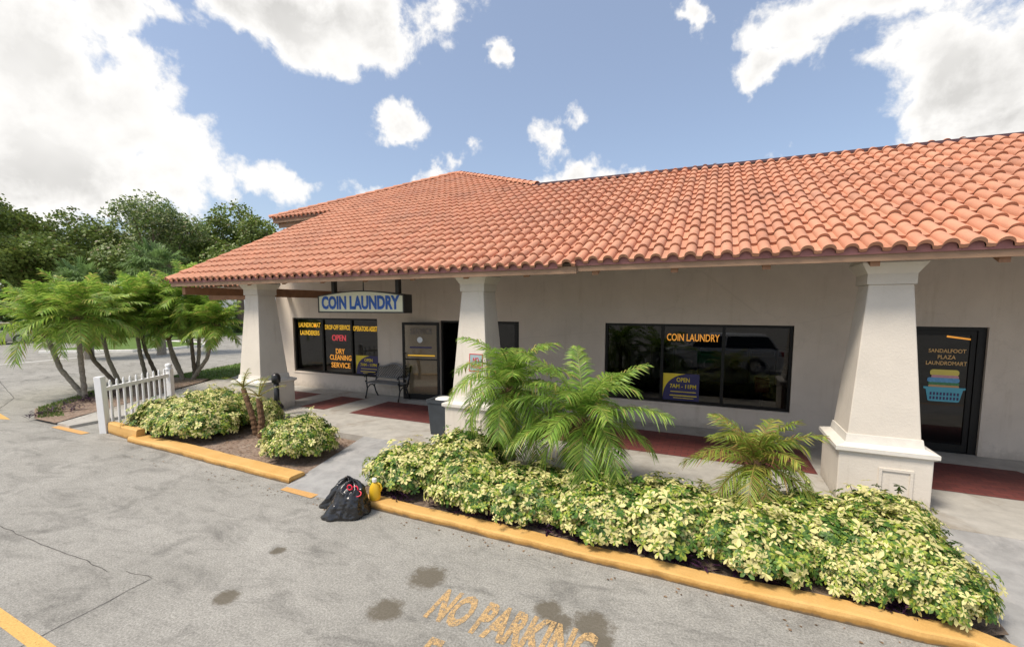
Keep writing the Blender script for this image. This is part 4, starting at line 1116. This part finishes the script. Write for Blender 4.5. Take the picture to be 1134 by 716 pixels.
def palm(loc, trunk_pts, trunk_r, nf, L, ll, seed, label, colf, name='pygmy_date_palm', grp=None, npair=34, wid=.011, tm='palm_trunk', fe=.85, elr=(-.5, 1.35), boot=True, droop=(1.0, 1.7), azr=None, sag=.5):
    rs = random.Random(seed); r = empty(name, loc); tag(r, label, 'palm', grp)
    t = MB(); pts = [Vector(p) for p in trunk_pts]; dense = []; rads = []
    for i in range(len(pts) - 1):
        k = 8
        for j in range(k):
            dense.append(pts[i].lerp(pts[i + 1], j / k)); q = (i + j / k) / (len(pts) - 1)
            rads.append(trunk_r * (1.15 - .25 * q) * (1 + (.10 if j % 2 else -.06) + rs.uniform(-.06, .06)))
    dense.append(pts[-1]); rads.append(trunk_r * .8); t.tube(dense, rads, 10); t.build('trunk', M[tm], r, smooth=False)
    top = pts[-1]; axis = (pts[-1] - pts[-2]).normalized()
    if boot:
        b = MB(); prof = [(trunk_r * 1.0, -.32 * boot), (trunk_r * 1.9, -.22 * boot), (trunk_r * 2.1, -.10 * boot), (trunk_r * 1.5, 0), (trunk_r * .8, .08)]
        b.tube([top + axis * h_ for _, h_ in prof], [r_ for r_, _ in prof], 10)
        for k in range(46):
            a = rs.uniform(0, 6.28); h_ = rs.uniform(-.28, .0) * boot; q = top + axis * h_ + Vector((math.cos(a), math.sin(a), 0)) * trunk_r * 1.6
            b.tube([q, q + Vector((math.cos(a) * .07, math.sin(a) * .07, rs.uniform(.02, .12)))], [.012, .004], 4)
        b.build('boot', M['palm_boot'], r)
    c = MB()
    for k in range(nf):
        f = k / nf; az = k * 2.39996 + rs.uniform(-.25, .25)
        el = elr[1] + (elr[0] - elr[1]) * f ** fe + rs.uniform(-.12, .12)
        Lk = L * (.72 + .28 * math.sin(PI * min(1, .25 + f * .6))) * rs.uniform(.85, 1.1)
        frond(c, top + Vector((0, 0, .02)), az, el, Lk, rs.uniform(*droop), npair, ll, rs, colf, wid, sag)
    c.build('crown', M['palm_leaf'], r, tint=True)
    return r
G = 'palms in the planting beds by the kerb'
palm((-2.50, 5.42, .04), [(0, 0, 0), (.02, .0, .6), (.0, 0, 1.30)], .055, 32, 1.10, .21, 21, 'large lush palm with drooping fronds in front of the middle column', col_fresh, grp=G, npair=44, fe=1.15, droop=(1.1, 2.5), elr=(-.75, 1.55), boot=.5)
palm((-1.47, 5.22, .04), [(0, 0, 0), (.0, .02, .5), (.05, 0, 1.04)], .055, 30, 1.06, .21, 22, 'broad green palm between the middle column and the main window', col_fresh, grp=G, npair=44, fe=1.15, droop=(.9, 2.2), elr=(-.7, 1.55), boot=.5)
palm((.48, 5.32, .04), [(0, 0, 0), (.01, 0, .4), (.0, 0, .74)], .045, 26, .74, .16, 23, 'small yellowing palm left of the right column', col_yellow, grp=G, npair=32, wid=.009, fe=1.3, droop=(.9, 2.3), elr=(-.7, 1.55), boot=.4)
palm((-8.0, 5.55, .04), [(0, 0, 0), (-.08, 0, .35), (-.34, .02, .88)], .05, 5, .5, .08, 24, 'bare leaning palm stump with a few thin fronds, left of a pair', col_yellow, grp=G, npair=12, wid=.006, tm='palm_boot', droop=(.6, 1.2), elr=(.3, 1.3), boot=0)
palm((-7.72, 5.45, .04), [(0, 0, 0), (.04, 0, .35), (-.03, .02, .76)], .055, 6, .55, .09, 25, 'bare upright palm stump with thin yellow fronds, right of a pair', col_yellow, grp=G, npair=12, wid=.006, tm='palm_boot', droop=(.5, 1.2), elr=(.2, 1.2), boot=0)
G2 = 'palms in the mulched bed by the road'
spec = [  # base x, y, head offset, seed, label, frond length
    ((-15.55, 5.95), (-.88, -.40, 1.85), 31, 'leftmost slim leaning palm of the front clump by the fence', 1.5),
    ((-15.4, 5.9), (-.10, .0, 2.0), 32, 'upright pale-trunked palm of the front clump by the fence', 1.45),
    ((-16.95, 7.3), (-1.0, -.45, 1.85), 33, 'palm leaning far to the left behind the front clump', 1.5),
    ((-16.9, 7.35), (-.50, -.2, 1.95), 34, 'palm with brown fibre boot behind the left fence pickets', 1.5),
    ((-17.4, 8.3), (-.25, -.1, 2.1), 35, 'stout upright palm behind the middle of the fence', 1.6),
    ((-17.1, 8.5), (-.62, -.2, 2.2), 36, 'palm leaning left behind the middle fence pickets', 1.5),
    ((-17.2, 9.3), (-.55, -.2, 2.3), 37, 'dark palm behind the right half of the fence', 1.5),
    ((-16.35, 8.85), (-.42, -.2, 1.6), 38, 'short palm with a fat brown boot behind the far fence post', 1.0),
    ((-16.3, 9.2), (-.1, .0, 2.6), 39, 'tallest straight palm right of the far fence post', 1.5),
    ((-16.4, 9.3), (.2, .1, 1.95), 40, 'slim palm just behind the tallest straight palm', 1.3),
    ((-16.1, 9.0), (.80, .36, 1.7), 41, 'rightmost curved palm leaning towards the left column', 1.15)]
for (bx, by), hd, sd, lab, L_ in spec:
    mid = (hd[0] * .62, hd[1] * .62, hd[2] * .42)
    hd = (hd[0], hd[1], hd[2] + .12)
    palm((bx, by, .05), [(0, 0, 0), mid, (hd[0] * .85, hd[1] * .85, hd[2] * .75), hd], .055, 32, L_ * .96, .27, sd, lab, col_road, grp=G2, npair=34, wid=.02, droop=(.35, 1.6), elr=(-.45, 1.5), boot=1.2, fe=1.45, tm='palm_trunk' if sd % 3 else 'trunk')
# cabbage palm further back with fan leaves
def fan_palm(loc, h, label, seed):
    rs = random.Random(seed); r = empty('cabbage_palm', loc); tag(r, label, 'palm')
    t = MB(); t.tube([(0, 0, 0), (.05, 0, h * .5), (0, 0, h)], [.22, .19, .2], 10); t.build('trunk', M['palm_trunk'], r)
    c = MB()
    for k in range(44):
        az = k * 2.39996; el = rs.uniform(-.6, 1.35); d = Vector((math.cos(az) * math.cos(el), math.sin(az) * math.cos(el), math.sin(el))); st = Vector((0, 0, h)); hub = st + d * rs.uniform(.7, 1.1)
        c.tube([st, hub], [.02, .012], 4, col=(.14, .2, .06)); sd = d.cross(Vector((0, 0, 1))).normalized(); 
        for q in range(30):
            a = -1.9 + 3.8 * q / 29; dd = (d * math.cos(a) + sd * math.sin(a) + Vector((0, 0, rs.uniform(-.1, .15)))).normalized(); l = rs.uniform(.75, 1.05) * (1 - .15 * abs(a)); w = .028; wv = dd.cross(Vector((0, 0, 1))).normalized() * w
            v = rs.uniform(.7, 1.3); cc = (.17 * v, .27 * v, .085 * v); o = len(c.v); p1 = hub + dd * l * .6; p2 = hub + dd * l - Vector((0, 0, l * .3))
            c.v += [tuple(hub), tuple(p1 + wv), tuple(p1 - wv), tuple(p2)]; c.f += [(0 + o, 2 + o, 1 + o), (1 + o, 2 + o, 3 + o)]; c.c += [cc, cc]
    c.build('crown', M['palm_leaf'], r, tint=True)
fan_palm((-26.5, 13.4, 0), 4.5, 'taller cabbage palm with fan leaves behind the date palms', 51)
fan_palm((-27.5, 10.8, 0), 3.3, 'lower cabbage palm with fan leaves left of the taller one', 52)

# ------------------------------------------------------------------ background oaks
def oak(seed, rx, h, nleaf, hue=(1, 1, 1)):
    rs = random.Random(seed); r = empty('oak_tree'); t = MB()
    t.tube([(0, 0, 0), (.1, 0, h * .15), (0, .1, h * .30)], [.42, .34, .3], 9); lobes = []
    for k in range(15):
        a = k * 2.4 + rs.uniform(-.4, .4); f = rs.uniform(.25, .95); rad = rx * f * .82
        z = h * (.34 + .42 * rs.random() + .18 * (1 - f)); c = Vector((math.cos(a) * rad, math.sin(a) * rad, z)); lobes.append((c, rs.uniform(.26, .42) * rx * (1.05 - .3 * f)))
        m1 = Vector((c.x * .4, c.y * .4, h * .30 + (c.z - h * .30) * .5)); t.tube([(0, .1, h * .27), m1, c], [.17, .11, .03], 6)
    lobes.append((Vector((0, 0, h * .84)), rx * .34))
    t.build('trunk', M['trunk'], r); m_ = MB()
    for k in range(nleaf):
        c, lr = rs.choice(lobes); d = Vector((rs.gauss(0, 1), rs.gauss(0, 1), rs.gauss(0, .8))).normalized()
        q = lr * (rs.uniform(.35, 1.0) ** .5) * (1 + .35 * noise.noise(c + d * 2.2)); p = c + Vector((d.x * q, d.y * q, d.z * q * .72))
        clump = noise.noise(p * .55 + Vector((seed, 0, 0))); v = rs.uniform(.65, 1.3) * (1 + .35 * clump)
        for s_ in range(3):
            pp = p + Vector((rs.gauss(0, .16), rs.gauss(0, .16), rs.gauss(0, .13)))
            e = Vector((rs.gauss(0, 1), rs.gauss(0, 1), rs.gauss(0, .7))).normalized(); L = rs.uniform(.16, .30); sd = e.orthogonal().normalized() * L * .38
            u = rs.random(); cc = (.14 * v * hue[0], .205 * v * hue[1], .046 * v) if u < .62 else ((.22 * v, .28 * v, .065 * v) if u < .95 else (.16 * v, .13 * v, .05 * v))
            o = len(m_.v); m_.v += [tuple(pp - e * L * .5), tuple(pp + sd), tuple(pp + e * L * .5), tuple(pp - sd)]; m_.f.append((o, o + 1, o + 2, o + 3)); m_.c.append(cc)
    m_.build('crown', M['leaf'], r, tint=True)
    return r
oaks = [oak(61, 6.2, 12.5, 7500), oak(62, 5.6, 11.5, 7000, (1.05, 1, 1)), oak(63, 5.4, 11, 6500, (.95, 1, 1))]
oused = set()
def place_oak(pi, x, y, rz, s, sz, label):
    p = oaks[pi]
    if pi in oused: o = copy_tree(p)
    else: oused.add(pi); o = p
    o.location = (x, y, 0); o.rotation_euler = (0, 0, rz); o.scale = (s, s, sz); tag(o, label, 'tree', 'oaks beyond the far road')
place_oak(0, -42.5, 28.5, 0, 1.0, 1.04, 'tallest oak, its crown just left of the roof above the palms')
place_oak(1, -41, 34.5, 1.3, .95, 1.03, 'oak with its crown touching the left edge of the upper roof')
place_oak(2, -45, 23.0, 2.2, 1.0, 1.12, 'oak in the middle of the tree line, directly above the picket fence')
place_oak(0, -49, 19.0, 3.4, .95, .88, 'lower oak left of the middle of the tree line')
place_oak(1, -52, 14.0, 4.0, 1.05, 1.08, 'oak at the far left edge of the tree line, nearest the white cars')
place_oak(2, -56, 9.5, 5.1, 1.1, 1.12, 'leftmost oak, partly cut by the picture edge')
place_oak(1, -56, 30, .6, 1.1, .98, 'oak standing behind the tallest oak in the second row')
place_oak(2, -60, 22, 2.9, 1.15, .86, 'oak of the second row seen between the lower oak and the middle oak')
place_oak(0, -42, 44, 5.0, .95, .95, 'oak farthest right, mostly hidden behind the laundry roof')
# undergrowth hedge below the oaks
def hedge_bush(seed):
    rs = random.Random(seed); r = empty('bush'); m_ = MB(); st = MB()
    for k in range(6):
        a = rs.uniform(0, 6.28); st.tube([(0, 0, 0), (math.cos(a) * .9, math.sin(a) * .6, 1.2)], [.05, .02], 5)
    for k in range(1800):
        d = Vector((rs.gauss(0, 1), rs.gauss(0, 1), abs(rs.gauss(0, 1)))).normalized(); q = rs.uniform(.4, 1) ** .4 * (1 + .3 * noise.noise(d * 2 + Vector((seed, 0, 0))))
        p = Vector((d.x * 2.4 * q, d.y * 1.5 * q, .1 + d.z * 2.3 * q)); e = Vector((rs.gauss(0, 1), rs.gauss(0, 1), rs.gauss(0, .7))).normalized(); L = rs.uniform(.18, .34); sd = e.orthogonal().normalized() * L * .35; v = rs.uniform(.6, 1.3)
        o = len(m_.v); m_.v += [tuple(p - e * L * .5), tuple(p + sd), tuple(p + e * L * .5), tuple(p - sd)]; m_.f.append((o, o + 1, o + 2, o + 3)); m_.c.append((.09 * v, .16 * v, .04 * v))
    m_.build('foliage', M['leaf'], r, tint=True); st.build('stem', M['stem'], r); return r
hb = hedge_bush(71)
BUSH2 = [(-58.5, 17.5), (-60, 12.5), (-62, 25), (-55, 26.5)]
names = ['dark bush under the oaks right beside the left column', 'dark bush under the oaks, second from the left column', 'dark bush under the oaks behind the curved palm', 'dark bush under the oaks behind the tallest straight palm', 'dark bush under the oaks behind the far fence post', 'dark bush under the oaks behind the middle of the fence', 'dark bush under the oaks above the fence pickets', 'dark bush under the oaks near the parked cars']
for k, lab in enumerate(names):
    o = hb if k == 0 else copy_tree(hb)
    o.location = (-43.2 - .35 * k * (k > 4), 36.5 - k * 2.9, .05); o.rotation_euler = (0, 0, R(80) + k * 2.1 % .5); o.scale = (1, 1, .85 + .3 * ((k * 37) % 10) / 10); tag(o, lab, 'bush', 'bushes below the oaks')

for (x, y), lab in zip(BUSH2, ('tall dark bush behind the silver car', 'tall dark bush behind the white car at the left edge', 'tall dark bush behind the rightmost far car', 'tall dark bush right of the far cars below the middle oak')):
    o = copy_tree(hb); o.location = (x, y, .05); o.rotation_euler = (0, 0, R(75)); o.scale = (1.5, 1.2, 1.9); tag(o, lab, 'bush', 'bushes below the oaks')
# ------------------------------------------------------------------ cars
def car(loc, rz, paint, label, hatch=False, door_paint=None, group=None):
    r = empty('parked_car', loc, rz); tag(r, label, 'car', group); L = 4.5; W = .88
    prof = [(-2.25, .35, .62, .78), (-2.18, .22, .74, .84), (-1.4, .2, .86, .88), (-.9, .2, .94, .88), (0, .2, .95, .88), (1.2, .2, .96, .88), (1.85, .2, .98 if hatch else .97, .87), (2.15, .24, .90, .84), (2.25, .38, .7, .78)]
    b = MB(); n = 8
    for (x, z0, z1, w) in prof:
        ring = [(-w * .93, z0), (-w, z0 + .18), (-w, z1 - .16), (-w * .9, z1), (w * .9, z1), (w, z1 - .16), (w, z0 + .18), (w * .93, z0)]
        b.v += [(x, y, z) for y, z in ring]
    for i in range(len(prof) - 1):
        for k in range(n): b.f.append((i * n + k, i * n + (k + 1) % n, (i + 1) * n + (k + 1) % n, (i + 1) * n + k)); b.c.append((1, 1, 1))
    b.f.append(tuple(range(n))); b.c.append((1, 1, 1)); b.f.append(tuple(range((len(prof) - 1) * n, len(prof) * n))[::-1]); b.c.append((1, 1, 1))
    b.build('body', paint, r, smooth=False)
    rx1 = 1.75 if hatch else 1.15; bx1 = 2.1 if hatch else 1.8
    gmb = MB(); gmb.frustum(-1.05, bx1, -.76, .76, .93, -.25, rx1, -.6, .6, 1.42); gmb.build('windows', M['dark_glass'], r)
    rf = MB(); rf.frustum(-.30, rx1 + .05, -.62, .62, 1.40, -.15, rx1 - .08, -.55, .55, 1.47); rf.build('roof', paint, r)
    pl = MB()
    for s_ in (-1, 1):
        for (x0, x1) in ((-1.06, -.27), (.35, .40), (bx1 + .0, rx1 + .02)):
            pl.tube([(x0, s_ * .775, .94), (x1, s_ * .615, 1.42)], .035, 6)
    pl.build('pillars', paint, r)
    for x in (-1.4, 1.38):
        for s_ in (-1, 1):
            t = MB(); t.lathe([(.2, -.1), (.31, -.1), (.325, -.06), (.325, .06), (.31, .1), (.2, .1)], 20, (x, s_ * .80, .325), 1); w_ = t.build('wheel', M['tyre'], r)
            h_ = MB(); h_.lathe([(.19, .088), (.19, .105), (.06, .11), (.02, .115)] if s_ > 0 else [(.19, -.088), (.19, -.105), (.06, -.11), (.02, -.115)], 16, (x, s_ * .80, .325), 1); h_.build('rim', M['steel'], w_)
    for s_ in (-1, 1):
        q = MB(); q.box(-2.27, -2.12, s_ * .62 - .14, s_ * .62 + .14, .60, .73); q.build('headlight', M['lamp_clear'], r)
        q = MB(); q.box(2.13, 2.265, s_ * .64 - .12, s_ * .64 + .12, .68, .86); q.build('tail_light', M['lamp_red'], r)
        q = MB(); q.box(-.95, -.78, s_ * .98 - .09, s_ * .98 + .09, .95, 1.07); q.build('mirror', paint, r)
        q = MB(); q.box(-.62, .35, s_ * .882 - .006, s_ * .882 + .006, .36, .82); q.build('door', door_paint or paint, r)
    q = MB(); q.box(-2.262, -2.24, -.4, .4, .42, .56); q.build('grille', M['tyre'], r)
    return r
car((.1, -.62, 0), 0, M['car_white'], 'white hatchback with green doors, mirrored in the dark shop window', True, M['car_green'])
GC = 'cars parked beyond the far road'
car((-44.0, 11.9, 0), R(100), M['car_beige'], 'beige car parked at the left edge of the picture, nearest the road', group=GC)
car((-54, 14.2, 0), R(95), M['car_white'], 'white car parked behind the beige one, at the left edge', group=GC)
car((-54, 17.6, 0), R(95), M['car_silver'], 'silver car just right of the white car, behind the palm fronds', group=GC)
car((-57, 22.5, 0), R(90), M['car_white'], 'small white car seen between palm trunks, rightmost of the far cars', True, group=GC)

# ------------------------------------------------------------------ sky, light, camera
f_, cy_, cp_ = 488., 384., R(5.15); yaw = R(24.55)
F = Vector((-math.sin(yaw) * math.cos(cp_), math.cos(yaw) * math.cos(cp_), -math.sin(cp_))); RT = Vector((math.cos(yaw), math.sin(yaw), 0)); UP = RT.cross(F)
SUN_EL, SUN_AZ = R(58), R(215)      # azimuth clockwise from +Y
world = bpy.data.worlds.new('World'); scene.world = world; world.use_nodes = True
nt = world.node_tree; nt.nodes.clear()
out = N(nt, 'ShaderNodeOutputWorld'); bg = N(nt, 'ShaderNodeBackground'); bg.inputs[1].default_value = .11
sky = N(nt, 'ShaderNodeTexSky'); sky.sky_type = 'NISHITA'; sky.sun_disc = False; sky.sun_elevation = SUN_EL; sky.sun_rotation = SUN_AZ; sky.air_density = 1.0; sky.dust_density = 2.0; sky.ozone_density = 1.0
co = N(nt, 'ShaderNodeTexCoord').outputs['Generated']
# each cloud: azimuth (deg clockwise from +Y), elevation (deg), angular half-sizes (deg)
CLOUDS = []
def cl(px, py, rx, ry):
    d = (F + RT * ((px - 567) / f_) + UP * ((cy_ - py) / f_)).normalized()
    CLOUDS.append((math.degrees(math.atan2(d.x, d.y)), math.degrees(math.asin(d.z)), rx * .92, ry * .86))
CLOUD_TABLE = None
for c in ((20, 60, 13, 10), (70, 110, 13, 9), (130, 120, 11, 8), (40, 170, 16, 9), (150, 180, 14, 6), (240, 205, 9, 4), (300, 208, 5, 2.6), (100, 200, 18, 5), (195, 150, 9, 6), (180, 175, 12, 7), (235, 185, 10, 5), (290, 204, 7, 3.5), (120, 100, 10, 7), (10, 215, 14, 4),
          (250, 5, 12, 5), (320, 12, 13, 6), (380, 20, 12, 5.5), (440, 15, 8, 5), (350, 45, 9, 4), (190, 20, 8, 3), (130, 10, 5, 6),
          (448, 146, 4.2, 2.0), (498, 171, 3.4, 1.9), (517, 162, 3.2, 1.9), (545, 65, 1.4, 2), (400, 212, 5, 2.4), (460, 199, 3, 1.8), (490, 193, 3.6, 1.9),
          (606, 155, 5.6, 4.6), (636, 132, 3.4, 3.6), (655, 190, 7.5, 3.8), (600, 203, 6, 3), (765, 18, 2.2, 4), (930, 5, 8, 3), (990, 0, 8, 3), (880, 30, 4.5, 3), (1040, 5, 5, 2.5), (850, 75, 4.2, 2.2), (835, 80, 2, 2.5),
          (865, 172, 3, 1.2), (790, 186, 4, .9), (1060, 110, 9, 7), (1030, 118, 6, 4), (1095, 95, 10, 9), (1110, 65, 9, 8), (1120, 140, 12, 6), (1010, 130, 5, 3.5), (1180, 60, 12, 10)): cl(*c)
# clouds over the rest of the sky, out of the picture
rc = random.Random(5)
for k in range(26):
    CLOUDS.append((rc.uniform(60, 290), rc.uniform(8, 65), rc.uniform(9, 22), rc.uniform(5, 11)))
def wn(scale, detail, rough):
    w = N(nt, 'ShaderNodeTexNoise'); w.inputs['Scale'].default_value = scale; w.inputs['Detail'].default_value = detail; w.inputs['Roughness'].default_value = rough
    w.inputs['Distortion'].default_value = .25; nt.links.new(co, w.inputs['Vector']); return w.outputs['Fac']
wadd = N(nt, 'ShaderNodeMath', operation='MULTIPLY_ADD'); wadd.inputs[1].default_value = .55
nt.links.new(wn(15.0, 8, .62), wadd.inputs[0]); nt.links.new(wn(5.0, 8, .6), wadd.inputs[2]); WOB = wadd.outputs[0]
tot = None; tot2 = None
def chain(prev, val, op):
    if prev is None: return val
    m = N(nt, 'ShaderNodeMath', operation=op); nt.links.new(prev, m.inputs[0]); nt.links.new(val, m.inputs[1]); return m.outputs[0]
wpn = N(nt, 'ShaderNodeTexNoise'); wpn.inputs['Scale'].default_value = 6.0; wpn.inputs['Detail'].default_value = 5; wpn.inputs['Roughness'].default_value = .6; nt.links.new(co, wpn.inputs['Vector'])
wps = N(nt, 'ShaderNodeVectorMath', operation='SUBTRACT'); wps.inputs[1].default_value = (.5, .5, .5); nt.links.new(wpn.outputs['Color'], wps.inputs[0])
wpm = N(nt, 'ShaderNodeVectorMath', operation='MULTIPLY_ADD'); wpm.inputs[1].default_value = (.20, .20, .16); nt.links.new(wps.outputs[0], wpm.inputs[0]); nt.links.new(co, wpm.inputs[2])
WCO = wpm.outputs[0]
def dome(az, el, rx, ry, dz=0):
    a, e = R(az), R(el)
    d = Vector((math.sin(a) * math.cos(e), math.cos(a) * math.cos(e), math.sin(e))); s = Vector((math.cos(a), -math.sin(a), 0)); u = s.cross(d)
    rot = Matrix((s, d, u)).to_euler() 
    mp = N(nt, 'ShaderNodeMapping'); mp.vector_type = 'POINT'
    # rows of the local frame give the offset from the cloud centre
    v = N(nt, 'ShaderNodeVectorMath', operation='SUBTRACT'); v.inputs[1].default_value = d; nt.links.new(WCO, v.inputs[0])
    ds = N(nt, 'ShaderNodeVectorMath', operation='DOT_PRODUCT'); ds.inputs[1].default_value = s / math.radians(rx); nt.links.new(v.outputs[0], ds.inputs[0])
    du = N(nt, 'ShaderNodeVectorMath', operation='DOT_PRODUCT'); du.inputs[1].default_value = u / math.radians(ry); nt.links.new(v.outputs[0], du.inputs[0])
    dd = N(nt, 'ShaderNodeVectorMath', operation='DOT_PRODUCT'); dd.inputs[1].default_value = d * 3.0; nt.links.new(v.outputs[0], dd.inputs[0])
    nt.nodes.remove(mp)
    cx = N(nt, 'ShaderNodeCombineXYZ'); nt.links.new(ds.outputs['Value'], cx.inputs[0]); nt.links.new(du.outputs['Value'], cx.inputs[1]); nt.links.new(dd.outputs['Value'], cx.inputs[2])
    ln = N(nt, 'ShaderNodeVectorMath', operation='LENGTH'); nt.links.new(cx.outputs[0], ln.inputs[0])
    m = N(nt, 'ShaderNodeMath', operation='SUBTRACT'); m.inputs[0].default_value = 1.0; nt.links.new(ln.outputs['Value'], m.inputs[1])
    # weight by size so that small clouds get a thinner falloff
    k = N(nt, 'ShaderNodeMath', operation='MAXIMUM'); nt.links.new(m.outputs[0], k.inputs[0]); k.inputs[1].default_value = -1.0
    kk = N(nt, 'ShaderNodeMath', operation='MULTIPLY_ADD'); am = .45 + 1.0 * min(1, ry / 8); kk.inputs[1].default_value = am; kk.inputs[2].default_value = 0; nt.links.new(k.outputs[0], kk.inputs[0]); k = kk
    return k.outputs[0], du.outputs['Value']
for c in CLOUDS:
    m, du = dome(*c); tot = chain(tot, m, 'MAXIMUM')
den = N(nt, 'ShaderNodeMath', operation='MULTIPLY_ADD'); den.inputs[1].default_value = 2.6; nt.links.new(WOB, den.inputs[0]); nt.links.new(tot, den.inputs[2])
mask = N(nt, 'ShaderNodeMapRange'); mask.interpolation_type = 'SMOOTHSTEP'; mask.inputs[1].default_value = 2.22; mask.inputs[2].default_value = 2.66; nt.links.new(den.outputs[0], mask.inputs[0])
shade = N(nt, 'ShaderNodeTexNoise'); shade.inputs['Scale'].default_value = 2.3; shade.inputs['Detail'].default_value = 5; shade.inputs['Roughness'].default_value = .5
nt.links.new(co, shade.inputs['Vector'])
thick = N(nt, 'ShaderNodeMapRange'); thick.inputs[1].default_value = 2.65; thick.inputs[2].default_value = 3.3; nt.links.new(den.outputs[0], thick.inputs[0])
sh = N(nt, 'ShaderNodeMath', operation='MULTIPLY'); nt.links.new(ramp(nt, shade.outputs['Fac'], [(.38, g(0)), (.60, g(1))]), sh.inputs[0]); nt.links.new(thick.outputs[0], sh.inputs[1])
ccol = mixc(nt, sh.outputs[0], (4.0, 3.92, 3.8), (2.55, 2.5, 2.42))
hz = mixc(nt, .50, sky.outputs[0], (1.15, 1.27, 1.55))
fin = mixc(nt, mask.outputs[0], hz, ccol)
nt.links.new(fin, bg.inputs[0]); nt.links.new(bg.outputs[0], out.inputs[0])

sd = bpy.data.lights.new('sun', 'SUN'); sd.energy = 1.75; sd.angle = R(16); sd.color = (1, .90, .77)
so = bpy.data.objects.new('sun', sd); C.objects.link(so)
dirv = Vector((math.sin(SUN_AZ) * math.cos(SUN_EL), math.cos(SUN_AZ) * math.cos(SUN_EL), math.sin(SUN_EL)))
so.rotation_euler = dirv.to_track_quat('Z', 'Y').to_euler(); so.location = (0, 0, 30)

cam = bpy.data.cameras.new('camera'); cam.sensor_width = 36; cam.lens = 36 * f_ / 1134; cam.shift_y = (cy_ - 358) / 1134; cam.clip_end = 2000; cam.clip_start = .05
co_ = bpy.data.objects.new('camera', cam); C.objects.link(co_); co_.location = (0, 0, 2.5); co_.rotation_euler = (R(90 - 5.15), 0, yaw)
scene.camera = co_
scene.render.engine = 'CYCLES'
vs = scene.view_settings; vs.view_transform = 'Standard'; vs.look = 'None'; vs.exposure = 1.30; vs.gamma = 1; vs.use_curve_mapping = False
scene.render.resolution_x = 1024; scene.render.resolution_y = 646
